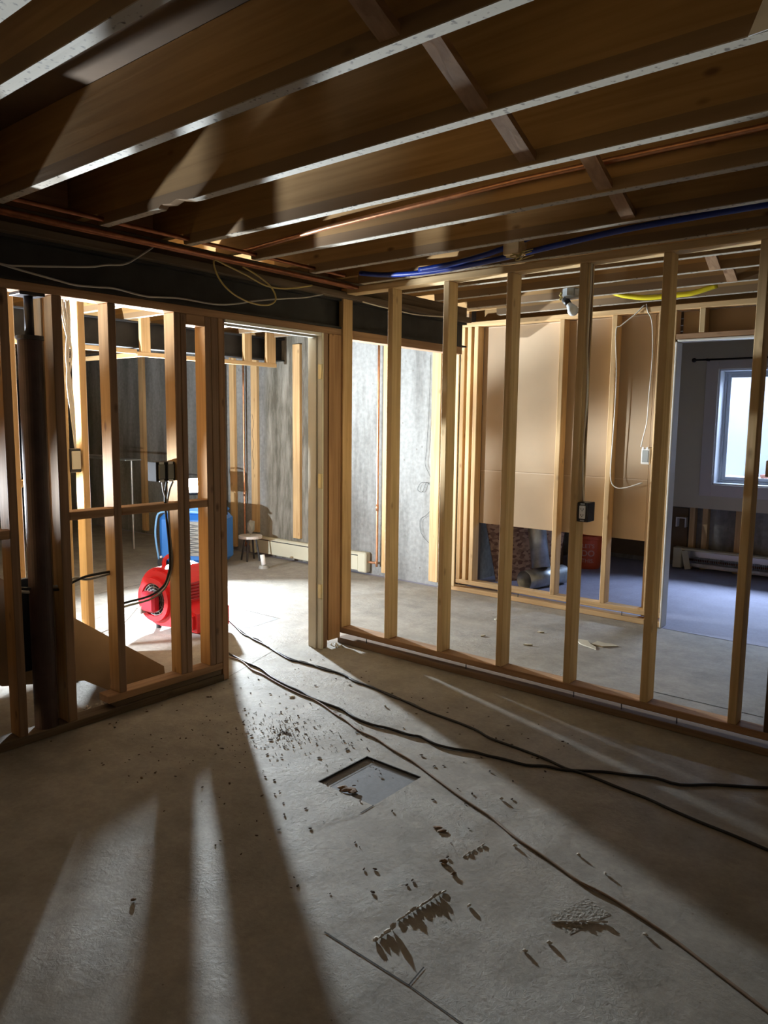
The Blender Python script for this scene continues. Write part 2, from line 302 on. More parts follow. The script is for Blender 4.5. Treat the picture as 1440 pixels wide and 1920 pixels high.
def add_tube(bm, pts, r, n=8, sub=6, mi=0):
    P = spline_pts(pts, sub) if sub > 1 else [Vector(p) for p in pts]
    rings = []; up = Vector((0, 0, 1)); side = None
    for i, p in enumerate(P):
        t = (P[min(i + 1, len(P) - 1)] - P[max(i - 1, 0)]).normalized()
        if side is None:
            side = t.cross(up); side = side if side.length > 0.1 else t.cross(Vector((1, 0, 0)))
        side = (side - t * side.dot(t)).normalized(); w = t.cross(side)
        rings.append([bm.verts.new(p + (side * math.cos(a) + w * math.sin(a)) * r) for a in [2 * math.pi * k / n for k in range(n)]])
    for a_, b_ in zip(rings, rings[1:]):
        for k in range(n): f = bm.faces.new((a_[k], a_[(k + 1) % n], b_[(k + 1) % n], b_[k])); f.material_index = mi; f.smooth = True
    for rg in (rings[0], rings[-1]): bm.faces.new(rg).material_index = mi
def tube(name, pts, r, mat, label=None, cat=None, group=None, parent=None, n=8, sub=6):
    o0 = Vector(pts[0]) if parent is None else Vector((0, 0, 0))
    bm = bmesh.new(); add_tube(bm, [Vector(p) - o0 for p in pts], r, n, sub)
    return tag(link(name, bm, mat, parent, tuple(o0) if parent is None else None), label, cat, group)
def add_prism(bm, prof, a0, a1, axis, mi=0):
    """closed 2-D profile swept along axis ('x': profile is (y,z); 'y': profile is (x,z); 'z': (x,y))"""
    f = {'x': lambda p, a: (a, p[0], p[1]), 'y': lambda p, a: (p[0], a, p[1]), 'z': lambda p, a: (p[0], p[1], a)}[axis]
    A_ = [bm.verts.new(f(p, a0)) for p in prof]; B_ = [bm.verts.new(f(p, a1)) for p in prof]
    for fc in [bm.faces.new(A_), bm.faces.new(B_)] + [bm.faces.new((A_[i], A_[(i + 1) % len(prof)], B_[(i + 1) % len(prof)], B_[i])) for i in range(len(prof))]: fc.material_index = mi
def add_chip(bm, c, s, ang, flat=0.4, rnd=random):
    r = bmesh.ops.create_icosphere(bm, subdivisions=1, radius=1)
    M = Matrix.Translation(c) @ Matrix.Rotation(ang, 4, 'Z') @ Matrix.Diagonal((s[0], s[1], s[2], 1))
    for v in r['verts']: v.co *= rnd.uniform(0.65, 1.15)
    bmesh.ops.transform(bm, matrix=M, verts=r['verts'])
    zmin = min(v.co.z for v in r['verts']); bmesh.ops.translate(bm, vec=(0, 0, c[2] - zmin), verts=r['verts'])

# ------------------------------------------------------------------ structure: floor, ceiling, walls
def floor_mesh():
    bm = bmesh.new()
    HX0, HX1, HY0, HY1 = -2.015, -1.722, 2.059, 2.362      # the missing square tile
    X = [-11, HX0, HX1, 3.2]; Y = [-3.5, HY0, HY1, 5.30]
    for i in range(3):
        for j in range(3):
            if i == 1 and j == 1: continue
            f = bm.faces.new([bm.verts.new(p) for p in ((X[i], Y[j], 0), (X[i + 1], Y[j], 0), (X[i + 1], Y[j + 1], 0), (X[i], Y[j + 1], 0))]); f.material_index = 0
    d = -0.009
    q = [(HX0, HY0), (HX1, HY0), (HX1, HY1), (HX0, HY1)]
    f = bm.faces.new([bm.verts.new((x, y, d)) for x, y in q]); f.material_index = 1
    for k in range(4):
        a, b_ = q[k], q[(k + 1) % 4]
        f = bm.faces.new([bm.verts.new(p) for p in ((*a, 0), (*b_, 0), (*b_, d), (*a, d))]); f.material_index = 3
    f = bm.faces.new([bm.verts.new(p) for p in ((-11, 5.30, 0), (3.2, 5.30, 0), (3.2, 8.2, 0), (-11, 8.2, 0))]); f.material_index = 2
    # joints and cracks of the old tile bed, plus painted shadow by the hole
    def dark_line(a, b_, w=0.004, z=0.0012):
        a, b_ = Vector((*a, 0)), Vector((*b_, 0)); n = (b_ - a).cross(Vector((0, 0, 1))).normalized() * w / 2
        ff = bm.faces.new([bm.verts.new(p + Vector((0, 0, z))) for p in (a - n, b_ - n, b_ + n, a + n)]); ff.material_index = 3
    dark_line((-1.372, 1.428), (-1.06, 1.422), 0.005); dark_line((-1.06, 1.422), (-0.80, 1.400), 0.004); dark_line((-1.064, 1.422), (-1.072, 1.50), 0.004)
    dark_line((-5.65, 3.05), (-5.75, 3.80), 0.006); dark_line((-1.36, 3.985), (-0.80, 3.99), 0.007); dark_line((-3.26, 2.60), (-3.46, 3.17), 0.003)
    dark_line((-1.75, 5.301), (2.0, 5.301), 0.006); dark_line((-4.43, 3.655), (-3.97, 3.665), 0.004); dark_line((-4.9, 2.6), (-5.2, 3.4), 0.003)
    dark_line((-2.013, 2.06), (-2.013, 2.36), 0.005, 0.0014); dark_line((-2.015, 2.361), (-1.722, 2.361), 0.005, 0.0014)  # painted shadow strips along the far edges of the tile hole
    dark_line((-1.722, 2.06), (-1.722, 1.985), 0.006)
    f = bm.faces.new([bm.verts.new((x, y, 0.0008)) for x, y in ((-4.40, 3.36), (-3.95, 3.34), (-3.98, 3.655), (-4.42, 3.65))]); f.material_index = 1
    return link('floor', bm, ['floor_main', 'floor_slab', 'floor_blue', 'groove_and_shadow'])
fl = tag(floor_mesh(), 'bare concrete and mortar floor of the gutted basement', kind='structure')
def struct(name, x0, x1, y0, y1, z0, z1, mat, label=None):
    return tag(box(name, x0, x1, y0, y1, z0, z1, mat), label, kind='structure')
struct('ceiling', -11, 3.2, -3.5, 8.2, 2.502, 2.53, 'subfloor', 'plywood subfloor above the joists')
def wallc(name, x0, x1, y0, y1, z0, z1, mat, label=None):
    bm = bmesh.new(); add_box(bm, x0, x1, y0, y1, z0, z1); return tag(link(name, bm, mat), label, kind='structure')
wallc('wall_back', -11, -3.62, 5.345, 5.6, -0.05, 2.5, 'concrete', 'poured concrete foundation wall')
wallc('wall_jog', -3.87, -3.62, 5.6, 8.2, -0.05, 2.5, 'concrete_dark')
wallc('wall_left', -11.2, -10.6, -3.5, 5.6, -0.05, 2.5, 'concrete_dark')
wallc('wall_near', -11, 3.2, -3.7, -3.5, -0.05, 2.5, 'dull_wall')
wallc('wall_right', 3.2, 3.4, -3.7, 8.2, -0.05, 2.5, 'dull_wall')
# window wall of the far right room: foundation below, painted drywall above, opening for the window
WX0, WX1, WZ0, WZ1 = -2.165, -0.86, 0.865, 1.985
wallc('wall_far', -3.62, 3.2, 7.86, 8.1, -0.05, 0.865, 'concrete_dark')
bm = bmesh.new()
add_box(bm, -3.62, WX0, 7.86, 8.1, 0.865, 2.5); add_box(bm, WX1, 3.2, 7.86, 8.1, 0.865, 2.5); add_box(bm, WX0, WX1, 7.86, 8.1, 1.985, 2.5)
tag(link('wall_far_upper', bm, 'concrete_dark'), None, kind='structure')
bm = bmesh.new()
for q in ((-3.62, WX0, 0.62, 2.42), (WX1, 3.2, 0.62, 2.42), (WX0, WX1, WZ1, 2.42), (WX0, WX1, 0.62, WZ0)): add_box(bm, q[0], q[1], 7.75, 7.763, q[2], q[3])
tag(link('wall_far_drywall', bm, 'wall_paint'), 'grey green painted drywall around the window, cut off above the floor', kind='structure')

# window with casing, jambs, vinyl frame, panes
win = bpy.data.objects.new('window_1', None); COL.objects.link(win); win.location = ((WX0 + WX1) / 2, 7.8, WZ0); tag(win, 'white sliding basement window', kind='structure')
def wchild(name, boxes, mat):
    bm = bmesh.new()
    for q in boxes: add_box(bm, q[0] - win.location.x, q[1] - win.location.x, q[2] - 7.8, q[3] - 7.8, q[4] - WZ0, q[5] - WZ0, 0.002)
    return link(name, bm, mat, win)
cw = 0.115
wchild('window_casing', [(WX0 - cw, WX0, 7.732, 7.75, WZ0 - cw, WZ1 + 0.085), (WX1, WX1 + cw, 7.732, 7.75, WZ0 - cw, WZ1 + 0.085), (WX0, WX1, 7.732, 7.75, WZ1, WZ1 + 0.085), (WX0, WX1, 7.732, 7.75, WZ0 - cw, WZ0)], 'trim_paint')
wchild('window_jamb', [(WX0, WX0 + 0.015, 7.75, 7.92, WZ0, WZ1), (WX1 - 0.015, WX1, 7.75, 7.92, WZ0, WZ1), (WX0, WX1, 7.75, 7.92, WZ1 - 0.015, WZ1), (WX0, WX1, 7.75, 7.92, WZ0, WZ0 + 0.015)], 'vinyl_white')
def ring(x0, x1, y0, y1, z0, z1, w): return [(x0, x0 + w, y0, y1, z0, z1), (x1 - w, x1, y0, y1, z0, z1), (x0 + w, x1 - w, y0, y1, z1 - w, z1), (x0 + w, x1 - w, y0, y1, z0, z0 + w)]
mid = (WX0 + WX1) / 2
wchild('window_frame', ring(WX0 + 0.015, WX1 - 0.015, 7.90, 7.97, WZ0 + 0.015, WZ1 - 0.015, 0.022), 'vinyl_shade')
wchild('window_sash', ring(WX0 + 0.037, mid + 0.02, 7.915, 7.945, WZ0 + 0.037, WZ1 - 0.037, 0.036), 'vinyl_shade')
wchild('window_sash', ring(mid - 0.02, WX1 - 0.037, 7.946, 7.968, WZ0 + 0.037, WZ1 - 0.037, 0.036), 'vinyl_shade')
wchild('window_pane', [(WX0 + 0.07, mid - 0.015, 7.928, 7.932, WZ0 + 0.07, WZ1 - 0.07)], 'glass')
wchild('window_pane', [(mid + 0.015, WX1 - 0.07, 7.955, 7.959, WZ0 + 0.07, WZ1 - 0.07)], 'glass')
# outside: pale window well, snow, brick rubble
bm = bmesh.new(); prof = []
for k in range(17): a = math.pi * k / 16; prof.append((mid - 1.25 * math.cos(a), 8.12 + 1.15 * math.sin(a)))
for k in range(16, -1, -1): a = math.pi * k / 16; prof.append((mid - 1.30 * math.cos(a), 8.12 + 1.20 * math.sin(a)))
add_prism(bm, prof, 0.3, 2.15, 'z')
tag(link('window_well', bm, 'well_wall'), 'pale curved window well seen through the window glass', 'window well')
bm = bmesh.new(); bmesh.ops.create_grid(bm, x_segments=24, y_segments=14, size=1)
for v in bm.verts:
    x, y = v.co.x, v.co.y; v.co = Vector((x * 1.1, y * 0.45, 0.10 * math.exp(-((x - 0.1) ** 2) / 0.25) * (0.6 + 0.5 * (y + 1) / 2) + 0.03 * math.sin(x * 9 + y * 3)))
so = link('snow_mound', bm, 'snow', None, (mid + 0.05, 8.60, 0.86), True); tag(so, 'mound of white snow lying outside the window', 'snow', None, 'stuff')
bm = bmesh.new(); add_chip(bm, (0, 0, 0), (0.20, 0.08, 0.07), 0.1)
tag(link('brick_rubble', bm, 'brick_red', None, (-1.72, 8.28, 0.87)), 'reddish brick lump outside behind the window sill, poking out of the snow', 'rubble')
bm = bmesh.new(); add_box(bm, mid - 1.3, mid + 1.3, 8.1, 9.3, 0.80, 0.86); tag(link('trim_1', bm, 'well_wall'), None, kind='structure')

# curtain rod
cr = empty('curtain_rod', (-1.5, 7.66, 2.075), 'thin dark curtain rod with ball end over the window', 'curtain rod')
bm = bmesh.new(); add_cyl(bm, (-0.86, 0, 0), (0.9, 0, 0), 0.009, 12); link('rod', bm, 'bronze', cr, smooth=True)
for sx in (-1, 1):
    bm = bmesh.new(); bmesh.ops.create_uvsphere(bm, u_segments=14, v_segments=10, radius=0.022, matrix=Matrix.Translation((sx * 0.88, 0, 0))); link('finial', bm, 'bronze', cr, smooth=True)
    bm = bmesh.new(); add_box(bm, sx * 0.76 - 0.009, sx * 0.76 + 0.009, 0, 0.07, -0.012, 0.012, 0.002); link('bracket', bm, 'bronze', cr)

# ------------------------------------------------------------------ ceiling joists
JY = [0.775, 0.945, 1.382, 1.822, 2.256, 2.668, 3.090, 3.501]
jl = ['ceiling joist cut by the top left corner of the photo', 'second ceiling joist from the top left corner of the photo',
      'ceiling joist whose lower end reaches the far left edge of the photo', 'ceiling joist with a splintered notch in its lower edge near the black beam',
      'ceiling joist with the strongest lamp light on its side, below the notched joist', 'ceiling joist with copper pipe lying along its near side',
      'ceiling joist in front of the blue water pipe', 'ceiling joist against the right partition top plate, behind the blue pipe']
def joist(y1, x0, x1, label, group='ceiling joists of the near room', notch=True, dent=False):
    bm = bmesh.new(); cy = y1 - 0.019
    if notch: prof = [(x0 + 0.30, 0), (x1, 0), (x1, 0.236), (x0, 0.236), (x0, 0.052), (x0 + 0.285, 0.052), (x0 + 0.288, 0.004)]
    else: prof = [(x0, 0), (x1, 0), (x1, 0.236), (x0, 0.236)]
    add_prism(bm, [(p[0], p[1]) for p in prof], -0.019, 0.019, 'y')
    if dent:
        bm.free(); bm = bmesh.new()
        prof = prof[:1] + [(-2.62, 0), (-2.60, 0.012), (-2.545, 0.006), (-2.50, 0.016), (-2.44, 0.004), (-2.40, 0)] + prof[1:]
        add_prism(bm, prof, -0.019, 0.019, 'y')
    return tag(link('ceiling_joist', bm, 'joist', None, (0, cy, 2.264)), label, 'joist', group)
for y, l in zip(JY, jl): joist(y, -3.345, 3.15, l, dent='notch in' in l)
ol = ['first ceiling joist behind the right partition', 'second ceiling joist behind the right partition', 'third ceiling joist behind the right partition, over the bulb', 'last ceiling joist before the brown drywall partition']
for y, l in zip((3.905, 4.285, 4.69, 5.10), ol): joist(y, -3.345, 3.15, l, 'ceiling joists of the middle room')
for k, y in enumerate((5.66, 6.07, 6.48, 6.88, 7.29, 7.69)): joist(y, -3.60, 3.15, 'ceiling joist above the far window room', 'ceiling joists of the far room', False)
for k, y in enumerate((-0.1, 0.3)): joist(y, -3.345, 3.15, 'ceiling joist over the camera side of the room', 'ceiling joists of the near room')
for k in range(13): joist(0.32 + 0.4064 * k, -10.55, -3.37, 'ceiling joist of the room behind the black beam', 'ceiling joists of the lamp room', False)

# blocks added in the joist bays over the front beam to stop lamp glow
names = ['first', 'second', 'third', 'fourth', 'fifth', 'sixth', 'seventh', 'eighth', 'ninth', 'tenth']
bays = [0.30] + JY + [3.905]
for k in range(len(bays) - 1):
    a, b_ = bays[k] + 0.0005, bays[k + 1] - 0.0385
    z0 = 2.40 if k in (5, 6) else 2.3165
    lumber('glow_block', -3.338, -3.300, a, b_, z0, 2.4995, 'old_y', names[k] + ' dark block from the left, added against lamp glow in a joist bay over the front black beam', 'blocking', 'added glow blocks over the front beam')

# cross bridging straps between joists
def strap(name, p, q, w, t, mat, label, cat, group):
    p, q = Vector(p), Vector(q); d = q - p; bm = bmesh.new(); add_box(bm, -w / 2, w / 2, -t / 2, t / 2, 0, d.length, 0.002)
    o = link(name, bm, mat, None, p); o.rotation_euler = d.to_track_quat('Z', 'X').to_euler(); 
    return tag(o, label, cat, group)
def strap2(y0, y1, x, label, z0=2.275, z1=2.47):
    d = Vector((0, y0 - y1, z1 - z0)); bm = bmesh.new()
    ny = Vector((0, d.z, -d.y)).normalized() * 0.010
    vs = []
    for s in (-0.028, 0.028):
        for (yy, zz) in ((y1 + 0, z0), (y1 - 0.0, z0 + 0.024), (y0, z1), (y0, z1 - 0.024)): vs.append(bm.verts.new((s, yy - y1, zz - z0)))
    a, b_ = vs[:4], vs[4:]
    bm.faces.new(a); bm.faces.new(b_)
    for i in range(4): bm.faces.new((a[i], a[(i + 1) % 4], b_[(i + 1) % 4], b_[i]))
    return tag(link('cross_brace', bm, 'old_y', None, (x, y1, z0)), label, 'brace', 'wooden cross braces between the joists')
strap2(1.382, 1.784, -1.15, 'wooden cross brace just below the second lit joist edge, nearest the top of the photo')
strap2(1.822, 2.218, -1.24, 'wooden cross brace between joists, second from the top of the photo')
strap2(2.256, 2.630, -1.16, 'wooden cross brace crossing the copper pipe')
strap2(2.668, 3.052, -1.24, 'wooden cross brace just above the blue pipe')
strap2(0.945, 1.344, -1.10, 'wooden cross brace in the dark at the very top of the photo')
strap2(3.905, 4.247, -1.24, 'light brace end with nails behind the right partition, upper one', 2.262)
strap2(4.285, 4.652, -1.26, 'light brace end with nails behind the right partition, lower one', 2.262)

# ------------------------------------------------------------------ steel beams and plates
def ibeam(name, x, y0, y1, z0, z1, w, label):
    t = 0.012; bm = bmesh.new(); c = w / 2
    prof = [(-c, 0), (c, 0), (c, t), (0.006, t), (0.006, z1 - z0 - t), (c, z1 - z0 - t), (c, z1 - z0), (-c, z1 - z0), (-c, z1 - z0 - t), (-0.006, z1 - z0 - t), (-0.006, t), (-c, t)]
    add_prism(bm, prof, 0, y1 - y0, 'y'); return tag(link(name, bm, 'beam_black', None, (x, y0, z0)), label, 'beam')
ibeam('steel_beam', -3.285, -0.6, 4.93, 2.018, 2.200, 0.095, 'black steel beam over the left stud wall and doorway')
ibeam('steel_beam', -5.76, 0.2, 5.34, 2.04, 2.262, 0.11, 'second black steel beam in the lamp room, running to the concrete wall')
lumber('beam_plate', -3.38, -3.195, -0.5, 4.93, 2.2005, 2.2385, 'dark_y', 'brown wooden plate lying on top of the front black beam', 'plate')
lumber('bearing_plate', -3.40, -3.24, -0.5, 4.93, 2.239, 2.3155, 'dark_y', 'upper wooden bearing plate under the notched joist ends', 'plate')

# ------------------------------------------------------------------ left stud wall (front face x = -3.236)
AX0, AX1 = -3.325, -3.236
lumber('top_plate', AX0, AX1, 1.18, 3.512, 1.979, 2.017, 'old_y', 'dark brown top plate under the black beam over the left studs and doorway', 'plate')
SA = [(1.431, 1.469, 'old_z', 'leftmost dark stud of the left wall, left of the black column'), (1.655, 1.700, 'old_z', 'dark stud right of the black column, its side weathered grey'),
      (1.920, 1.960, 'old_z', 'dark stud in the middle of the left wall, left of the double switch box'), (2.280, 2.316, 'old_z', 'stud carrying the double switch box'),
      (2.317, 2.352, 'old_z', 'stud doubled against the right side of the switch box stud'), (2.468, 2.506, 'old_z', 'stud between the lamp glare and the doorway'), (2.507, 2.552, 'old_z', 'doorway king stud on the left side of the opening')]
for i, (a, b_, mt, l) in enumerate(SA):
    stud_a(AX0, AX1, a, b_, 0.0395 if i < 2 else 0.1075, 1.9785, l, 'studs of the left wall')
lumber('weathered_stud', -3.420, -3.3255, 1.650, 1.688, 0.0, 1.979, 'grey_z', 'weathered grey stud just behind the dark stud right of the black column', 'stud', 'studs of the left wall')
stud_a(AX0, AX1, 1.215, 1.253, 0.0395, 1.9785, 'stud at the left picture edge, mostly out of the frame', 'studs of the left wall')
lumber('header_block', AX0, AX1, 2.353, 2.467, 1.925, 1.9785, 'old_y', 'short block under the top plate beside the switch box studs', 'block')
lumber('sole_plate', AX0, AX1, 1.86, 2.552, 0.069, 0.107, 'old_y', 'brown wall plate under the studs left of the doorway', 'plate')
lumber('floor_plate', AX0, AX1 + 0.002, 0.9, 2.56, 0.001, 0.039, 'dark_y', 'dirty dark floor plate running along the whole left wall to the doorway', 'plate')
lumber('shim_board', AX0 + 0.01, AX1 - 0.006, 1.90, 2.55, 0.0395, 0.0685, 'dark_y', 'dark dirty filler between the two plates left of the doorway', 'board')
for a, b_, l in ((1.254, 1.430, 'horizontal blocking at the left picture edge'), (1.701, 1.919, 'horizontal blocking right of the black column'), (1.961, 2.279, 'horizontal blocking below the double switch box'), (2.353, 2.467, 'short horizontal blocking right under the bright lamp')):
    lumber('blocking', AX0, AX1, a, b_, 0.985 if a > 1.5 else 0.93, 1.023 if a > 1.5 else 0.968, 'old_y', l, 'blocking', 'horizontal blocks of the left wall')
# doorway: trimmers, jambs with hinges
lumber('door_trimmer', AX0, AX1, 2.553, 2.585, 0.001, 1.979, 'old_z', 'dark trimmer edge on the left side of the doorway', 'trimmer')
lumber('door_trimmer', AX0, AX1, 3.352, 3.392, 0.001, 1.979, 'front_z', 'reddish brown trimmer right of the white door jamb', 'trimmer')
lumber('corner_post', AX0 - 0.01, -3.2605, 3.401, 3.512, 0.04, 1.979, 'post_z', 'brown corner post between doorway and right partition', 'post')
lumber('corner_post', -3.26, AX1, 3.401, 3.512, 0.04, 1.979, 'post_z', 'narrow brown stud in the corner beside the right partition', 'post')
dj = empty('door_jamb', (-3.29, 2.95, 0), 'cream white door jamb with three hinge leaves', 'door jamb')
def part(name, x0, x1, y0, y1, z0, z1, mat, par, label=None, bev=0.002):
    L = par.location; cx, cy = (x0 + x1) / 2, (y0 + y1) / 2
    bm = bmesh.new(); add_box(bm, x0 - cx, x1 - cx, y0 - cy, y1 - cy, 0, z1 - z0, bev)
    o = link(name, bm, mat, par, (cx - L.x, cy - L.y, z0 - L.z)); 
    if label: o['label'] = label
    return o
part('side_jamb', -3.352, -3.233, 3.333, 3.351, 0.0, 1.978, 'cream_paint', dj)
part('side_jamb', -3.352, -3.240, 2.586, 2.598, 0.0, 1.978, 'old_z', dj, 'dark unpainted jamb edge on the left')
part('head_jamb', -3.352, -3.233, 2.599, 3.332, 1.960, 1.978, 'white_paint', dj)
part('door_stop', -3.305, -3.272, 3.322, 3.3325, 0.0, 1.95, 'cream_paint', dj)
part('door_stop', -3.305, -3.272, 2.60, 3.3215, 1.949, 1.9595, 'grey_plastic', dj)
for z in (1.70, 1.03, 0.33):
    hg = part('hinge', -3.262, -3.231, 3.3285, 3.3325, z, z + 0.09, 'brass', dj)
    bm = bmesh.new(); add_cyl(bm, (0, 0, 0), (0, 0, 0.092), 0.006, 10); k = link('hinge_knuckle', bm, 'brass', hg, (0.016, 0.0, -0.001), True)
part('strike_plate', -3.275, -3.238, 2.5985, 2.6005, 0.93, 1.01, 'black_plastic', dj)

# black steel column with screw jack
col = empty('steel_column', (-3.285, 1.575, 0.0395), 'black steel column with a thin jack screw standing between the left studs', 'column')
bm = bmesh.new(); add_cyl(bm, (0, 0, 0.0), (0, 0, 1.74), 0.050, 28); link('column_tube', bm, 'column_rust', col, smooth=False)
bm = bmesh.new(); add_cyl(bm, (0.004, 0, 1.741), (0.004, 0, 1.758), 0.056, 28); link('column_cap', bm, 'column_black', col)
bm = bmesh.new(); add_cyl(bm, (0.004, 0, 1.7585), (0.004, 0, 1.925), 0.019, 16); link('jack_screw', bm, 'column_black', col, smooth=True)
bm = bmesh.new(); add_box(bm, -0.055, 0.045, -0.055, 0.055, 1.9255, 1.939, 0.002); link('head_plate', bm, 'column_black', col)
lumber('black_panel', -3.40, -3.372, 1.475, 1.640, 0.285, 0.72, 'navy_plastic', 'flat black panel behind the foot of the steel column', 'panel')

# ------------------------------------------------------------------ right partition (front face y = 3.514)
BY0, BY1 = 3.514, 3.603
lumber('top_plate', -3.262, 1.6, BY0, BY1, 2.226, 2.2635, 'tan_x', 'light top plate of the right partition', 'plate')
lumber('wall_plate', -3.262, 1.6, BY0, BY1, 0.070, 0.106, 'old_x', 'raised bottom plate of the right partition, floating above the gap', 'plate')
lumber('floor_plate', -3.262, 1.6, BY0 - 0.002, BY1, 0.001, 0.036, 'plate_x', 'floor plate below the gap of the right partition', 'plate')
SB = [(-2.830, 'first free stud right of the corner in the right partition'), (-2.430, 'second free stud right of the corner in the right partition'), (-2.028, 'third free stud right of the corner, in front of the brown drywall left part'),
      (-1.622, 'partition stud with the small outlet box and cables on its right side'), (-1.216, 'partition stud right of the outlet, beside the white wire box view'), (-0.812, 'partition stud crossing the view of the window')]
for i, (x, l) in enumerate(SB):
    lumber('wall_stud', x - 0.038, x, BY0, BY1, 0.1065, 2.2255, 'tan_z', l, 'stud', 'studs of the right partition')
lumber('wall_stud', -3.262, -3.224, BY0, BY1, 0.106, 2.226, 'fresh_z', 'end stud of the right partition against the corner post, lamp light on its edge', 'stud', 'studs of the right partition')
lumber('dark_post', -0.700, -0.56, BY0, BY1, 0.106, 2.226, 'dark_z', 'very dark doubled post at the right picture edge', 'post')
lumber('blocking', -0.7685, -0.7005, BY0 + 0.002, BY1, 1.232, 1.302, 'old_x', 'dark block beside the window at the right picture edge', 'blocking')
for x, l in ((-3.02, 'long nail in the gap under the right partition, nearest the corner'), (-2.265, 'long nail in the gap under the first bay right of the corner'), (-1.60, 'long nail in the gap below the outlet box stud'), (-1.345, 'long nail in the gap right of the outlet box stud'), (-1.075, 'long nail in the gap nearest the right picture edge')):
    bm = bmesh.new(); add_cyl(bm, (0, 0, 0), (0, 0, 0.029), 0.0028, 8); tag(link('spike_nail', bm, 'black_plastic', None, (x, BY0 + 0.012, 0.039)), l, 'nail', 'long nails holding the floating wall')

# opening right of the corner under the beam
lumber('opening_header', AX0, AX1, 3.62, 4.87, 1.962, 2.0175, 'old_y', 'brown board under the black beam over the opening to the concrete wall', 'header')

# ------------------------------------------------------------------ back partition with brown drywall (front face y = 5.30)
CY0, CY1 = 5.30, 5.389
lumber('top_plate', -3.61, 3.1, CY0, CY1, 2.226, 2.2635, 'fresh_x', 'top plate of the brown drywall partition', 'plate')
lumber('wall_plate', -3.535, -1.775, CY0, CY1, 0.070, 0.108, 'fresh_x', 'raised bottom plate of the brown drywall partition', 'plate')
lumber('floor_plate', -3.62, -1.775, CY0, CY1, 0.001, 0.039, 'fresh_x', 'floor plate below the brown drywall partition', 'plate')
for x, l in ((-3.535, 'left stud of the corner cluster beside the concrete wall'), (-3.470, 'middle stud of the corner cluster beside the brown drywall'), (-3.405, 'right stud of the corner cluster beside the brown drywall'), (-2.645, 'stud across the middle of the brown drywall'),
             (-2.235, 'stud of the back partition in front of the bucket, left of the loose cable'), (-1.900, 'stud of the back partition carrying the white wire box'), (-1.816, 'end stud of the back partition at the opening to the window room')):
    lumber('wall_stud', x, x + 0.038, CY0, CY1, 0.108, 2.226, 'fresh_z', l, 'stud', 'studs of the back partition')
lumber('corner_board', -3.625, -3.54, 5.285, 5.299, 0.04, 2.02, 'tan_z', 'marked wide board between concrete wall and back partition', 'board')
def drywall(x0, x1, z0, z1, label):
    e = empty('drywall_sheet', ((x0 + x1) / 2, CY1 + 0.008, z0), label, 'drywall sheet', 'brown paper drywall sheets')
    w = (x1 - x0) / 2; bm = bmesh.new(); add_box(bm, -w, w, -0.006, 0.006, 0, z1 - z0, 0.001); link('paper_face', bm, 'kraft', e)
    bm = bmesh.new(); add_box(bm, -w, w, -0.0066, -0.0058, z1 - z0 - 0.010, z1 - z0 - 0.003); link('light_edge', bm, 'kraft_seam', e)
    return e
drywall(-3.366, -1.95, 0.600, 1.052, 'lower brown drywall sheet with a raised cut edge above the floor')
drywall(-3.366, -1.95, 1.053, 2.225, 'upper brown drywall sheet behind the back partition studs')
lumber('drywall_strip', -1.949, -1.80, CY1 + 0.002, CY1 + 0.014, 0.04, 2.225, 'kraft', 'narrow drywall strip behind the end studs', 'drywall strip')
lumber('corner_bead', -1.777, -1.764, CY0 - 0.004, CY1 + 0.016, 0.001, 2.0115, 'white_paint', 'white vertical drywall edge at the opening to the window room', 'drywall edge')
lumber('corner_bead', -1.763, 3.0, CY0 - 0.004, CY1 + 0.016, 2.012, 2.027, 'white_paint', 'white horizontal drywall edge over the opening to the window room', 'drywall edge')
lumber('opening_header', -1.777, 3.0, CY0, CY1, 2.0275, 2.0655, 'old_x', 'brown header above the opening to the window room', 'header')
lumber('cripple_stud', -1.628, -1.590, CY0, CY1, 2.066, 2.2255, 'tan_z', 'short cripple stud above the opening header', 'stud')
lumber('drywall_strip', -1.763, 3.0, CY1 + 0.003, CY1 + 0.013, 2.066, 2.225, 'kraft', 'dim drywall band above the opening header', 'drywall strip')
for x, l in ((-2.93, 'nail in the gap under the back partition, left'), (-2.06, 'nail in the gap under the back partition, right')):
    bm = bmesh.new(); add_cyl(bm, (0, 0, 0), (0, 0, 0.031), 0.0028, 8); tag(link('spike_nail', bm, 'black_plastic', None, (x, CY0 + 0.012, 0.039)), l, 'nail', 'nails under the back partition')

# ------------------------------------------------------------------ foundation wall: furring, pipes, heaters
FY = 5.345
for x0, x1, l in ((-8.93, -8.86, 'dim furring strip far left on the concrete wall'), (-8.30, -8.20, 'furring strip left of the switch box on the concrete wall'), (-6.555, -6.475, 'furring strip seen through the doorway, beside the dark pipe'),
                  (-6.20, -6.105, 'furring strip with a wavy brown mark, right of the thin copper pipe'), (-5.56, -5.46, 'bright furring strip in the middle of the doorway view'), (-4.375, -4.295, 'furring strip right of the long copper pipe'), (-3.83, -3.735, 'pale wide furring strip at the right end of the concrete wall')):
    lumber('furring_strip', x0, x1, FY - 0.038, FY, 0.24 if x1 > -6.3 and x0 < -4.5 else 0.04, 2.20, 'fresh_z', l, 'furring strip', 'furring strips on the concrete wall')
tube('wavy_mark', [(-6.165 + 0.012 * math.sin(k * 1.3), FY - 0.0395, 0.92 + k * 0.045) for k in range(14)], 0.0022, 'cord_tan', 'wavy brown glue bead on a furring strip in the doorway view', 'glue bead', sub=4)
bm = bmesh.new(); add_box(bm, -6.66, -6.575, -0.04, 0.04, 0, 1.98); 
dp = empty('dark_column', (-6.66, 5.24, 0), 'dark navy pipe column with white paint spatter behind the doorway edge', 'column'); bm.free()
bm = bmesh.new(); add_cyl(bm, (0, 0, 0), (0, 0, 2.03), 0.055, 24); link('column_tube', bm, 'navy_plastic', dp, smooth=True)
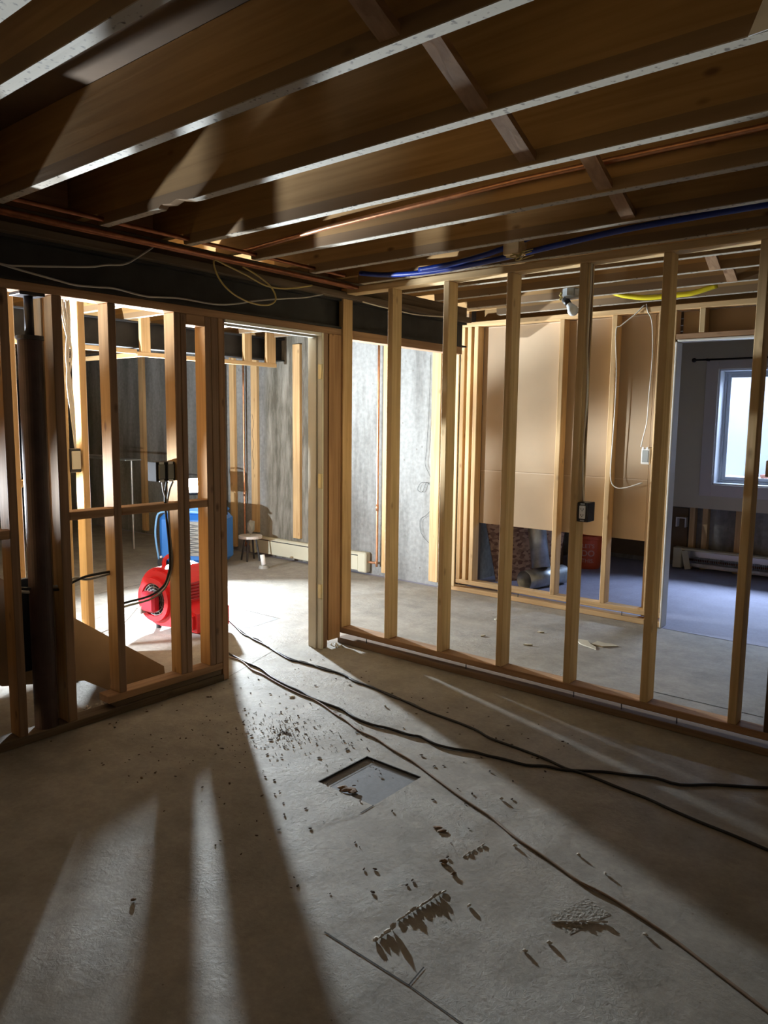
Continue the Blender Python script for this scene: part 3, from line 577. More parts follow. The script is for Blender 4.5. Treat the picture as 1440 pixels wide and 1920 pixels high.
bm = bmesh.new()
for k in range(26): a = random.uniform(-2.2, -0.2); z = random.uniform(0.5, 1.6); bmesh.ops.create_icosphere(bm, subdivisions=1, radius=random.uniform(0.002, 0.005), matrix=Matrix.Translation((0.055 * math.cos(a), 0.055 * math.sin(a), z)))
link('paint_spatter', bm, 'white_paint', dp)['kind'] = 'stuff'
def copper_drop(x, z1, z0, dx, label):
    e = empty('copper_pipe', (x, FY - 0.05, 0), label, 'pipe', 'copper risers on the concrete wall')
    bm = bmesh.new(); add_tube(bm, [(0, 0, z1), (0, 0, (z0 + z1) / 2), (0, 0, z0 + 0.05), (0.01 * (1 if dx > 0 else -1), 0, z0 + 0.01), (0.04 * (1 if dx > 0 else -1), 0, z0), (dx, 0, z0)], 0.011, 12, 3); link('pipe_run', bm, 'copper_clean', e)
    bm = bmesh.new(); add_cyl(bm, (0, 0, 0.62), (0, 0, 0.68), 0.014, 14); link('coupling', bm, 'copper_clean', e, smooth=True)
    return e
copper_drop(-4.418, 2.13, 0.125, -0.10, 'long copper pipe dropping to the right end of the baseboard heater')
copper_drop(-6.30, 2.04, 0.10, 0.15, 'copper pipe dropping to the left end of the baseboard heater')
def heater(x0, x1, y, label, open_=False):
    e = empty('baseboard_heater', ((x0 + x1) / 2, y, 0), label, 'heater'); w = (x1 - x0) / 2
    bm = bmesh.new()
    if not open_:
        prof = [(0, 0.02), (0, 0.205), (-0.045, 0.205), (-0.062, 0.192), (-0.062, 0.178), (-0.068, 0.165), (-0.068, 0.035), (-0.055, 0.035), (-0.055, 0.15), (-0.012, 0.19), (-0.012, 0.02)]
        add_prism(bm, prof, -w + 0.09, w - 0.11, 'x'); link('heater_cover', bm, 'heater_cream', e)
        bm = bmesh.new(); add_box(bm, -w + 0.09, w - 0.11, -0.0655, -0.060, 0.172, 0.180); link('damper_slot', bm, 'dark_cavity', e)
        bm = bmesh.new(); add_box(bm, -w + 0.09, w - 0.11, -0.050, -0.014, 0.06, 0.12); link('fin_element', bm, 'dark_cavity', e)
        for s0, s1 in ((-w, -w + 0.0895), (w - 0.1095, w)):
            bm = bmesh.new(); add_box(bm, s0, s1, -0.078, 0, 0.018, 0.212, 0.012); ec = link('end_cap', bm, 'heater_cream', e)
    else:
        bm.free(); bm = bmesh.new(); add_box(bm, -w, w, -0.012, 0, 0.02, 0.215, 0.002); link('back_plate', bm, 'steel', e)
        bm = bmesh.new(); add_box(bm, -w, w, -0.095, -0.0125, 0.195, 0.215, 0.004); link('top_hood', bm, 'heater_cream', e)
        bm = bmesh.new()
        for k in range(100): x = -w + 0.16 + k * (2 * w - 0.4) / 99; add_box(bm, x, x + 0.0015, -0.07, -0.016, 0.075, 0.13)
        link('fins', bm, 'steel', e)
        bm = bmesh.new(); add_cyl(bm, (-w + 0.05, -0.043, 0.10), (w - 0.05, -0.043, 0.10), 0.011, 12); link('heating_pipe', bm, 'copper', e, smooth=True)
        bm = bmesh.new(); add_box(bm, -w + 0.10, w, -0.090, -0.084, 0.045, 0.075, 0.002); link('front_rail', bm, 'galvanised', e)
        bm = bmesh.new(); add_box(bm, -w - 0.04, -w + 0.05, -0.10, 0, 0.01, 0.22, 0.008); link('end_cap', bm, 'heater_cream', e)
        bm = bmesh.new(); add_box(bm, -0.03, 0.03, -0.004, 0.004, 0, 0.19, 0.002, 0, Matrix.Translation((-w + 0.12, -0.115, 0.012)) @ Matrix.Rotation(-0.18, 4, 'Y') @ Matrix.Rotation(0.12, 4, 'X')); link('loose_cover', bm, 'heater_cream', e)
    return e
heater(-6.19, -4.53, FY - 0.002, 'long cream baseboard heater along the concrete wall')
heater(-2.43, -0.35, 7.745, 'opened baseboard heater with bare fins under the window', True)
for k, (x, l) in enumerate(((-2.365, 'short stud under the cut drywall, left of a pair below the window wall'), (-2.24, 'short stud under the cut drywall, right of a pair below the window wall'), (-1.93, 'short stud under the cut drywall below the window'))):
    lumber('short_stud', x, x + 0.052, 7.768, 7.855, 0.001, 0.80, 'fresh_z', l, 'stud', 'studs of the window wall')
ob = empty('outlet_box', (-2.45, 7.80, 0.41), 'small torn white outlet box low on the dark wall left of the heater', 'outlet box')
for n_, q in (('box_side', (-0.05, -0.035, -0.03, 0.04, 0, 0.10)), ('box_side', (0.04, 0.05, -0.03, 0.04, 0, 0.10)), ('box_top', (-0.0345, 0.0395, -0.03, 0.04, 0.09, 0.10))):
    bm = bmesh.new(); add_box(bm, *q, 0.001); link(n_, bm, 'white_plastic', ob)
lumber('dark_backing', -3.61, -2.40, 7.842, 7.856, 0.05, 0.60, 'dull_wall', 'dim backing board low on the left of the window wall', 'board')

# thin black wire dangling on the concrete
tube('thin_wire', [(-3.867, 5.335, 2.024), (-3.874, 5.335, 1.636), (-3.894, 5.335, 1.219), (-3.908, 5.335, 1.077), (-3.859, 5.335, 0.986), (-3.840, 5.335, 0.916), (-3.945, 5.335, 0.910), (-3.985, 5.335, 0.845), (-3.932, 5.335, 0.830), (-3.887, 5.335, 0.913), (-3.815, 5.335, 0.847), (-3.795, 5.335, 0.731), (-3.880, 5.335, 0.629), (-3.950, 5.335, 0.575), (-3.935, 5.335, 0.456), (-3.839, 5.335, 0.370), (-3.768, 5.335, 0.340)], 0.0016, 'cord_black', 'thin dark wire looping down the bright concrete wall', 'wire', n=5)
tube('thin_wire', [(-5.445, FY - 0.012, 1.95 - k * 0.1 ) if k % 2 else (-5.43, FY - 0.012, 1.95 - k * 0.1) for k in range(11)], 0.0018, 'cord_tan', 'thin wavy wire beside the bright furring strip', 'wire', n=5)

# ------------------------------------------------------------------ soffit frame below second beam
sf = empty('soffit_frame', (-5.68, 4.4, 1.968), 'ladder like soffit framing of light boards hung at the second black beam', 'soffit frame')
part('rail', -5.70, -5.662, 3.62, 5.19, 1.968, 2.006, 'fresh_y', sf)
part('upright', -5.70, -5.662, 4.78, 4.87, 2.0065, 2.30, 'fresh_z', sf)
part('upright', -5.70, -5.662, 5.06, 5.18, 2.0065, 2.30, 'fresh_z', sf)
part('upright', -5.70, -5.662, 3.66, 3.75, 2.0065, 2.30, 'fresh_z', sf)
part('rail', -5.70, -5.662, 1.6, 3.6195, 1.985, 2.023, 'fresh_y', sf)
part('cross_rail', -6.9, -5.7005, 3.66, 3.698, 1.968, 2.006, 'fresh_x', sf)

# studs of the stair wall behind the left wall
for y0, l, mt in ((2.165, 'orange stud with a bundle of white cables, behind the left wall', 'tan_z'), (2.285, 'light stud edge right of the cable bundle, behind the left wall', 'fresh_z')):
    lumber('stair_stud', -4.26, -4.17, y0, y0 + 0.04, 0.001, 2.262, mt, l, 'stud', 'studs beside the stairs')
lumber('stair_stud', -4.26, -4.17, 1.88, 1.92, 0.001, 2.262, 'fresh_z', 'orange stud glimpsed right of the black column', 'stud', 'studs beside the stairs')
lumber('stair_stud', -4.26, -4.17, 1.45, 1.49, 0.001, 2.262, 'fresh_z', 'orange stud glimpsed left of the black column', 'stud', 'studs beside the stairs')
lumber('stair_block', -4.25, -4.18, 1.925, 2.16, 1.06, 1.098, 'tan_y', 'small block behind the single switch box', 'block')
lumber('far_stud', -9.3, -9.21, 3.35, 3.44, 0.04, 2.0, 'fresh_z', 'dim stud seen through the left wall against the dark end wall', 'stud')
lumber('far_stud', -9.9, -9.81, 4.62, 4.71, 0.04, 2.2, 'fresh_z', 'dim stud at the far dark corner of the lamp room', 'stud')

# staircase (rises toward the camera's left)
lumber('light_block_panel', -4.10, -4.085, -0.5, 1.25, 0.001, 0.84, 'ply', 'added panel blocking low lamp light under the stairs at the left edge', 'panel')  # panel added under the stairs to stop the second lamp's low rays
st = empty('staircase', (-3.8, 1.6, 0), 'dark wooden staircase side seen through the left wall, rising to the left', 'stairs')
def stringer(x0, x1):
    prof = [(2.335 - 1.6, 0.002), (2.325 - 1.6, 0.093), (1.49 - 1.6, 0.712), (-0.35 - 1.6, 2.06), (-0.35 - 1.6, 1.62), (1.46 - 1.6, 0.215), (1.86 - 1.6, 0.135), (2.06 - 1.6, 0.002)]
    bm = bmesh.new(); add_prism(bm, prof, x0 + 3.8, x1 + 3.8, 'x'); link('stringer', bm, 'ply', st)
stringer(-3.50, -3.462); stringer(-4.14, -4.102)
for k in range(8):
    y = 2.20 - k * 0.235; z = 0.16 + k * 0.185
    bm = bmesh.new(); add_box(bm, -0.301, 0.299, y - 1.6 - 0.24, y - 1.6, z - 0.03 - 0.02, z - 0.012 - 0.02, 0.004); link('tread', bm, 'ply', st)

# ------------------------------------------------------------------ pipes and cables under the joists
tube('copper_pipe', [(-3.02, y, 2.285) for y in (0.6, 1.5, 2.4, 3.3)], 0.010, 'copper', 'upper copper pipe running through the joist notches', 'pipe', 'copper pipes along the black beam', n=12, sub=1)
tube('copper_pipe', [(-3.085, y, 2.250) for y in (0.6, 2.0, 3.49)], 0.011, 'copper', 'lower copper pipe along the black beam, nearest the room', 'pipe', 'copper pipes along the black beam', n=12, sub=1)
tube('copper_pipe', [(-3.125, y, 2.252) for y in (0.6, 2.0, 3.49)], 0.011, 'copper', 'lower copper pipe along the black beam, nearest the beam', 'pipe', 'copper pipes along the black beam', n=12, sub=1)
tube('copper_pipe', [(-3.10, 2.585, 2.30), (-2.5, 2.60, 2.335), (-1.5, 2.60, 2.36), (0.0, 2.60, 2.36), (1.5, 2.60, 2.36)], 0.011, 'copper_clean', 'copper pipe lying along the side of a joist', 'pipe', n=12, sub=1)
tube('blue_pipe', [(-2.95, 3.36, 2.300), (-2.75, 3.36, 2.268), (-2.45, 3.36, 2.252), (-2.1, 3.36, 2.262), (-1.75, 3.355, 2.285), (-1.4, 3.35, 2.31), (-1.0, 3.35, 2.32), (-0.5, 3.35, 2.325), (0.5, 3.35, 2.33)], 0.014, 'pex_blue', 'blue plastic water pipe sagging between the last joists', 'pipe', n=10)
tube('blue_pipe', [(-2.5, 3.33, 2.262), (-2.3, 3.33, 2.268), (-2.12, 3.33, 2.285), (-1.95, 3.34, 2.315), (-1.8, 3.34, 2.35), (-1.6, 3.34, 2.37)], 0.014, 'pex_blue', 'second blue water pipe rising from the sagging one', 'pipe', n=10)
tube('yellow_tube', [(-1.993, 4.720, 2.284), (-1.939, 4.720, 2.263), (-1.870, 4.720, 2.246), (-1.784, 4.720, 2.232), (-1.685, 4.720, 2.229), (-1.589, 4.720, 2.230), (-1.495, 4.720, 2.233), (-1.361, 4.720, 2.263)], 0.016, 'tube_yellow', 'bright yellow tube hanging under the middle room joists', 'tube', n=12)
tube('cable', [(-3.185, 1.421, 2.063), (-3.185, 1.463, 2.063), (-3.185, 1.529, 2.072), (-3.185, 1.667, 2.092), (-3.185, 1.814, 2.115), (-3.185, 1.892, 2.135), (-3.185, 1.986, 2.155), (-3.185, 2.072, 2.210), (-3.185, 2.145, 2.264)], 0.0045, 'cable_grey', 'grey cable rising from the left edge to the copper pipes across the black beam', 'cable')
tube('cable', [(-3.185, 1.421, 2.063), (-3.185, 1.506, 2.051), (-3.185, 1.653, 2.034), (-3.185, 1.736, 2.026), (-3.185, 1.837, 2.031), (-3.185, 1.928, 2.037), (-3.185, 2.080, 2.024), (-3.185, 2.168, 2.030), (-3.185, 2.290, 2.039), (-3.185, 2.485, 2.037), (-3.185, 2.624, 2.055), (-3.185, 2.771, 2.090), (-3.185, 2.967, 2.126), (-3.185, 3.135, 2.154), (-3.185, 3.289, 2.193)], 0.0045, 'cable_grey', 'grey cable sagging along the black beam above the left studs', 'cable')
tube('cable_loop', [(-3.100, 3.115, 2.211), (-3.100, 2.928, 2.168), (-3.100, 2.773, 2.160), (-3.100, 2.627, 2.196), (-3.100, 2.506, 2.222), (-3.100, 2.429, 2.235), (-3.100, 2.438, 2.180), (-3.100, 2.487, 2.122), (-3.100, 2.572, 2.078), (-3.100, 2.679, 2.057), (-3.100, 2.772, 2.060), (-3.100, 2.829, 2.084), (-3.100, 2.834, 2.121), (-3.100, 2.792, 2.166), (-3.100, 2.699, 2.207), (-3.100, 2.609, 2.233)], 0.0045, 'cable_yellow', 'yellowish cable loop hanging in front of the black beam', 'cable')
tube('cable', [(-3.180, 3.645, 2.194), (-3.180, 3.803, 2.187), (-3.180, 3.969, 2.183), (-3.180, 4.204, 2.179), (-3.180, 4.523, 2.200)], 0.004, 'cable_white', 'thin cable along the beam behind the right partition', 'cable')
# insulation tuft and hardware near the pipes
bm = bmesh.new()
for k in range(9): add_tube(bm, [(0, 0, 0), (random.uniform(-.04, .04), random.uniform(-.02, .02), random.uniform(-.04, .0)), (random.uniform(-.08, .08), random.uniform(-.03, .03), random.uniform(-.03, .02))], 0.003, 5, 4)
tag(link('wire_ends', bm, 'cable_yellow', None, (-1.86, 3.30, 2.27)), 'tangle of cut wire ends between the blue pipes', 'wires', None, 'stuff')
lumber('junction_box', -1.96, -1.87, 3.285, 3.36, 2.262, 2.33, 'tan_x', 'light box left of the cut wire ends by the blue pipe', 'box')
bm = bmesh.new(); add_prism(bm, [(0, 0), (0.30, 0.02), (0.30, 0.12), (0.05, 0.13)], 0, 0.004, 'y')
tag(link('white_scrap', bm, 'white_plastic', None, (-0.482, 1.775, 2.262)), 'white plastic scrap at the top right corner of the photo', 'scrap')

# cables down the right partition stud and outlet
tube('cable', [(-1.609, 3.535, 2.224), (-1.606, 3.53, 2.10), (-1.612, 3.532, 1.85), (-1.598, 3.530, 1.6), (-1.610, 3.532, 1.35), (-1.600, 3.530, 1.15), (-1.598, 3.540, 1.058)], 0.0045, 'cable_white', 'white cable running down the outlet box stud into the outlet box', 'cable', 'cables above the outlet box')
tube('cable', [(-1.615, 3.560, 2.224), (-1.613, 3.562, 2.0), (-1.6145, 3.560, 1.75), (-1.611, 3.562, 1.5), (-1.6145, 3.560, 1.25), (-1.610, 3.556, 1.058)], 0.0045, 'cord_tan', 'brown cable beside the white one on the outlet box stud', 'cable', 'cables above the outlet box')
oe = empty('outlet_box', (-1.592, 3.553, 0.958), 'black outlet box with a white receptacle on the cable stud', 'outlet box')
bm = bmesh.new(); add_box(bm, -0.029, 0.029, -0.035, 0.045, 0, 0.098, 0.003); link('box_body', bm, 'black_plastic', oe)
bm = bmesh.new(); add_box(bm, -0.0165, 0.0165, -0.041, -0.0355, 0.016, 0.083, 0.003); rc = link('receptacle', bm, 'white_plastic', oe)
bm = bmesh.new()
for z in (0.032, 0.062):
    for sx in (-0.006, 0.006): add_box(bm, sx - 0.0012, sx + 0.0012, -0.0425, -0.0412, z, z + 0.008)
    add_box(bm, -0.002, 0.002, -0.0425, -0.0412, z - 0.006, z - 0.002)
link('slots', bm, 'black_plastic', rc)
bm = bmesh.new()
for z in (0.004, 0.088): add_box(bm, -0.011, 0.011, -0.040, -0.0355, z, z + 0.007, 0.001)
link('mounting_ear', bm, 'steel', oe)

# white wire box and cables on the back partition
we = empty('wire_box', (-1.945, 5.335, 1.165), 'translucent white switch box hanging beside the end studs of the back partition', 'switch box')
bm = bmesh.new(); add_box(bm, -0.032, 0.032, -0.03, 0.04, 0, 0.115, 0.006); link('box_body', bm, 'cable_white', we)
bm = bmesh.new(); add_box(bm, -0.022, 0.022, -0.0335, -0.0305, 0.015, 0.10, 0.002); link('box_opening', bm, 'grey_plastic', we)
for sx in (-0.018, 0.012): bm = bmesh.new(); add_box(bm, sx - 0.006, sx + 0.006, -0.034, -0.028, 0.104, 0.124, 0.002); link('cable_clamp', bm, 'white_plastic', we)
tube('cable', [(-1.994, 5.300, 2.283), (-1.979, 5.300, 2.228), (-1.950, 5.300, 2.171), (-1.934, 5.300, 2.024), (-1.932, 5.300, 1.841), (-1.940, 5.300, 1.656), (-1.945, 5.300, 1.470), (-1.966, 5.300, 1.357), (-1.978, 5.300, 1.288)], 0.0042, 'cable_white', 'white cable from the ceiling down into the white switch box', 'cable')
tube('cable', [(-2.004, 5.290, 2.276), (-2.069, 5.290, 2.215), (-2.163, 5.290, 2.148), (-2.200, 5.290, 2.106), (-2.181, 5.290, 1.811), (-2.181, 5.290, 1.506), (-2.188, 5.290, 1.235), (-2.187, 5.290, 1.059), (-2.155, 5.290, 0.995), (-2.083, 5.290, 0.988), (-1.949, 5.290, 1.035)], 0.0042, 'cable_white', 'white cable crossing to the loose cable stud and looping back at waist height', 'cable')

# double switch box on the left wall
de = empty('double_switch_box', (-3.262, 2.222, 1.135), 'black double switch box with two grey blank switches on the left wall', 'switch box')
bm = bmesh.new(); add_box(bm, -0.065, 0.012, -0.056, 0.056, 0, 0.098, 0.003); link('box_body', bm, 'dark_cavity', de)
for sy in (-0.027, 0.026):
    bm = bmesh.new(); add_box(bm, 0.0125, 0.020, sy - 0.018, sy + 0.018, 0.012, 0.086, 0.003); sw = link('switch', bm, 'grey_plastic', de)
    for z in (0.002, 0.090): bm = bmesh.new(); add_box(bm, 0.0125, 0.017, sy - 0.014, sy + 0.014, z - 0.004, z + 0.008, 0.001); link('mounting_ear', bm, 'steel', de)
tube('switch_cables', [(-3.262, 2.235, 1.132), (-3.262, 2.225, 1.08), (-3.262, 2.222, 1.0), (-3.275, 2.245, 0.85), (-3.29, 2.262, 0.72), (-3.30, 2.262, 0.66), (-3.31, 2.235, 0.585), (-3.31, 2.15, 0.545), (-3.31, 2.02, 0.535), (-3.30, 1.95, 0.53)], 0.006, 'cord_black', 'dark cable curving from the double switch box back through the studs', 'cable', 'cables below the double switch box')
tube('switch_cables', [(-3.25, 2.20, 1.132), (-3.262, 2.215, 1.08), (-3.258, 2.235, 1.0), (-3.275, 2.255, 0.85), (-3.29, 2.275, 0.73), (-3.30, 2.270, 0.65), (-3.30, 2.235, 0.575), (-3.30, 2.15, 0.53), (-3.30, 2.02, 0.52), (-3.29, 1.95, 0.515)], 0.0055, 'cable_grey', 'grey cable curving from the double switch box back through the studs', 'cable', 'cables below the double switch box')
tube('switch_cables', [(-3.25, 2.262, 1.132), (-3.262, 2.25, 1.09), (-3.262, 2.235, 1.03)], 0.0055, 'cable_grey', 'short grey cable dropping from the double switch box to the blocking', 'cable', 'cables below the double switch box')
tube('stair_cable', [(-3.280, 1.464, 0.704), (-3.280, 1.534, 0.690), (-3.280, 1.606, 0.673), (-3.280, 1.668, 0.667), (-3.280, 1.733, 0.692), (-3.280, 1.800, 0.707), (-3.280, 1.911, 0.711)], 0.0065, 'cord_black', 'dark twin cable passing low through the left wall studs', 'cable', 'low cables through the left studs')
tube('stair_cable', [(-3.290, 1.468, 0.688), (-3.290, 1.538, 0.673), (-3.290, 1.611, 0.683), (-3.290, 1.674, 0.680), (-3.290, 1.739, 0.705), (-3.290, 1.805, 0.689), (-3.290, 1.916, 0.698)], 0.0065, 'cable_grey', 'grey twin cable passing low through the left wall studs', 'cable', 'low cables through the left studs')
se = empty('single_switch_box', (-4.165, 2.235, 1.13), 'single switch box with a cream switch behind the left wall', 'switch box')
bm = bmesh.new(); add_box(bm, -0.05, 0.004, -0.034, 0.034, 0, 0.14, 0.004); link('box_body', bm, 'black_plastic', se)
bm = bmesh.new(); add_box(bm, 0.0045, 0.012, -0.026, 0.028, 0.02, 0.125, 0.003); link('switch', bm, 'cream_paint', se)
for k in range(4):
    d = 0.016 * k
    tube('white_cable', [(-4.15 + 0.01 * k, 2.15 + d, 2.24), (-4.14, 2.18 + d * 0.8, 2.0), (-4.14, 2.205 + 0.02 * math.sin(k * 2), 1.85 - 0.03 * k), (-4.14, 2.19 + d * 0.5, 1.65), (-4.14, 2.205 + d * 0.4, 1.48), (-4.15, 2.23, 1.27 + 0.01 * k)], 0.0055, 'cable_white', ['leftmost strand', 'second strand', 'third strand', 'rightmost strand'][k] + ' of the white cable bundle above the single switch box', 'cable', 'white cable bundle')

# ------------------------------------------------------------------ lamp room: work light on blue machine, red air mover
def work_light(loc, aim, label, stand):
    e = empty('work_light', loc, label, 'work light'); q = Vector(aim).to_track_quat('X', 'Z'); e.rotation_mode = 'QUATERNION'; e.rotation_quaternion = q
    bm = bmesh.new(); add_box(bm, -0.05, 0.012, -0.12, 0.12, -0.085, 0.085, 0.008); link('housing', bm, 'black_plastic', e)
    bm = bmesh.new(); add_box(bm, 0.0125, 0.0165, -0.10, 0.10, -0.07, 0.07, 0.002); link('lens', bm, 'lens_glow', e)
    bm = bmesh.new(); add_tube(bm, [(-0.02, -0.135, 0), (-0.02, -0.135, 0.10), (-0.02, 0, 0.125), (-0.02, 0.135, 0.10), (-0.02, 0.135, 0)], 0.007, 8, 4); link('handle', bm, 'black_plastic', e)
    return e
wl1 = work_light(LAMP1, AIM1, 'blazing white work light on top of the blue machine', None)
bm = bmesh.new(); add_box(bm, -0.10, 0.06, -0.09, 0.09, 0, 0.012, 0.003); add_cyl(bm, (-0.03, 0, 0.01), (-0.03, 0, 0.10), 0.012, 12); 
wb = link('base', bm, 'black_plastic', wl1, (LAMP1.x - 0.02, LAMP1.y, 0.583)); wb.matrix_parent_inverse = (Matrix.Translation(LAMP1) @ AIM1.to_track_quat('X', 'Z').to_matrix().to_4x4()).inverted()
work_light(LAMP2, AIM2, 'second work light on a tripod left of the stairs, outside the photo', None)
sh = empty('shadow_stand', (-4.86, 1.55, 0), 'added wooden rail stand casting shadow bands left of the stairs, hidden behind the left studs', 'shadow_stand')  # unseen stand added to cast shadow bands on studs and drywall
part('top_rail', -4.885, -4.835, 1.15, 2.02, 0.930, 1.015, 'tan_y', sh)
part('brace_board', -4.868, -4.850, 1.15, 2.02, 0.60, 0.875, 'tan_y', sh)
for sx in (-1, 1):
    for sy in (-1, 1):
        bm = bmesh.new(); add_cyl(bm, (sx * 0.20, sy * 0.36, 0.0), (sx * 0.03, sy * 0.33, 0.9295), 0.022, 4); link('leg', bm, 'tan_z', sh)
tp = empty('light_tripod', (LAMP2.x - 0.03, LAMP2.y, 0), 'tripod carrying the second work light, outside the photo', 'tripod')
bm = bmesh.new(); add_cyl(bm, (0, 0, 0.30), (0, 0, 0.70), 0.014, 12); link('pole', bm, 'black_plastic', tp)
for k in range(3): a = k * 2.094; bm = bmesh.new(); add_cyl(bm, (0.28 * math.cos(a), 0.28 * math.sin(a), 0.005), (0.01 * math.cos(a), 0.01 * math.sin(a), 0.42), 0.010, 10); link('leg', bm, 'steel', tp)

# blue machine
bl = empty('blue_dehumidifier', (-6.15, 4.52, 0), 'blue plastic drying machine with rounded corners below the work light', 'drying machine', rz=0.62 - 0.10)
bm = bmesh.new(); add_box(bm, -0.30, 0.34, -0.20, 0.22, 0.03, 0.52, 0.05); link('body', bm, 'blue_plastic', bl)
bm = bmesh.new(); add_box(bm, -0.27, 0.31, -0.17, 0.19, 0.5205, 0.583, 0.03); link('lid', bm, 'blue_plastic', bl)
bm = bmesh.new(); add_tube(bm, [(-0.29, -0.19, 0.06), (-0.31, -0.215, 0.30), (-0.30, -0.205, 0.47), (-0.27, -0.18, 0.535), (-0.10, -0.205, 0.55), (0.1, -0.21, 0.55), (0.31, -0.205, 0.54)], 0.010, 8, 4); link('edge_highlight', bm, 'light_blue', bl)  # light-blue highlight painted along the rounded edges
bm = bmesh.new(); add_box(bm, -0.20, -0.02, -0.2085, -0.2005, 0.40, 0.47, 0.003); link('highlight_stripe', bm, 'light_blue', bl)  # painted highlight on the front face
bm = bmesh.new(); add_box(bm, 0.02, 0.30, -0.212, -0.2005, 0.12, 0.46, 0.004); gr = link('grille', bm, 'grey_plastic', bl)
bm = bmesh.new()
for k in range(7):
    z = 0.15 + k * 0.042; add_tube(bm, [(0.03, -0.216, z), (0.29, -0.216, z + 0.03)], 0.004, 6, 1); add_tube(bm, [(0.03, -0.218, z + 0.03), (0.29, -0.218, z)], 0.004, 6, 1)
link('grille_bars', bm, 'steel', gr)
for x in (-0.25, 0.28): bm = bmesh.new(); add_cyl(bm, (x, -0.17, 0.045), (x, -0.22, 0.045), 0.045, 18); link('wheel', bm, 'black_plastic', bl)
bm = bmesh.new(); add_cyl(bm, (-0.26, -0.198, 0.10), (-0.26, -0.215, 0.10), 0.012, 12); link('latch', bm, 'white_plastic', bl)

# red air mover: snail housing, axis along y, outlet toward +x
am = empty('air_mover', (-4.36, 2.86, 0), 'red snail shaped air mover with a side inlet', 'air mover', rz=0.12)
R0 = 0.185; zc = 0.222
prof = []
for k in range(25):
    a = math.radians(-80 - k * 250 / 24); r = R0 + 0.045 * (k / 24)
    prof.append((r * math.cos(a), zc + r * math.sin(a)))
prof += [(0.20, 0.205), (0.36, 0.165), (0.36, 0.035), (0.10, 0.045)]
bm = bmesh.new(); add_prism(bm, prof, 0.03, 0.37, 'y'); bmesh.ops.bevel(bm, geom=[e for e in bm.edges if abs(e.verts[0].co.y - e.verts[1].co.y) < 1e-6], offset=0.022, segments=2, affect='EDGES'); link('housing', bm, 'red_plastic', am)
def ringm(bm, c, r0, r1, y0, y1, n=36):
    V = [[bm.verts.new((c[0] + r * math.cos(2 * math.pi * k / n), y, c[1] + r * math.sin(2 * math.pi * k / n))) for k in range(n)] for r, y in ((r0, y0), (r1, y0), (r1, y1), (r0, y1))]
    for i in range(4):
        for k in range(n): bm.faces.new((V[i][k], V[i][(k + 1) % n], V[(i + 1) % 4][(k + 1) % n], V[(i + 1) % 4][k]))
bm = bmesh.new(); ringm(bm, (-0.01, zc), 0.115, 0.150, 0.0, 0.0295); link('inlet_ring', bm, 'red_plastic', am, smooth=False)
bm = bmesh.new(); add_cyl(bm, (-0.01, 0.0295, zc), (-0.01, 0.022, zc), 0.114, 32); ig = link('inlet_screen', bm, 'dark_cavity', am)
bm = bmesh.new()
for k in range(4): ringm(bm, (-0.01, zc), 0.045 + k * 0.02, 0.049 + k * 0.02, 0.012, 0.018)
for k in range(12): a = k * math.pi / 6; add_cyl(bm, (-0.01 + 0.03 * math.cos(a), 0.014, zc + 0.03 * math.sin(a)), (-0.01 + 0.113 * math.cos(a), 0.014, zc + 0.113 * math.sin(a)), 0.002, 6)
link('inlet_wires', bm, 'steel', ig)
bm = bmesh.new(); add_box(bm, -0.075, 0.055, -0.055, 0.012, zc - 0.075, zc + 0.06, 0.016); mc = link('motor_cover', bm, 'dark_red', am)
bm = bmesh.new(); add_box(bm, -0.12, -0.078, -0.045, -0.005, zc - 0.10, zc - 0.055, 0.005); link('switch', bm, 'grey_plastic', am)
bm = bmesh.new(); add_cyl(bm, (0.16, 0.20, 0.085), (0.40, 0.20, 0.075), 0.085, 24, 0.078); link('outlet_nozzle', bm, 'red_plastic', am, smooth=False)
bm = bmesh.new(); add_cyl(bm, (0.4005, 0.20, 0.075), (0.404, 0.20, 0.075), 0.066, 24); link('outlet_mouth', bm, 'dark_cavity', am)
bm = bmesh.new(); add_tube(bm, [(-0.02, 0.12, zc + 0.19), (-0.02, 0.12, zc + 0.26), (-0.02, 0.20, zc + 0.285), (-0.02, 0.28, zc + 0.26), (-0.02, 0.28, zc + 0.19)], 0.014, 10, 4); link('carry_handle', bm, 'red_plastic', am)
bm = bmesh.new()
for k in range(6): add_box(bm, 0.19 + 0.002 * k, 0.215, 0.08, 0.34, 0.22 + k * 0.022, 0.232 + k * 0.022, 0.002)
link('cooling_ribs', bm, 'dark_red', am)
for x in (-0.06, 0.10):
    for y in (0.09, 0.31): bm = bmesh.new(); add_cyl(bm, (x, y, 0), (x, y, 0.045), 0.018, 12); link('foot', bm, 'black_plastic', am)
tube('fan_cord', [(-4.47, 2.80, 0.16), (-4.55, 2.74, 0.05), (-4.60, 2.62, 0.006), (-4.50, 2.40, 0.006), (-4.28, 2.30, 0.006)], 0.004, 'cable_grey', 'thin cord curving on the floor left of the red air mover', 'cord')

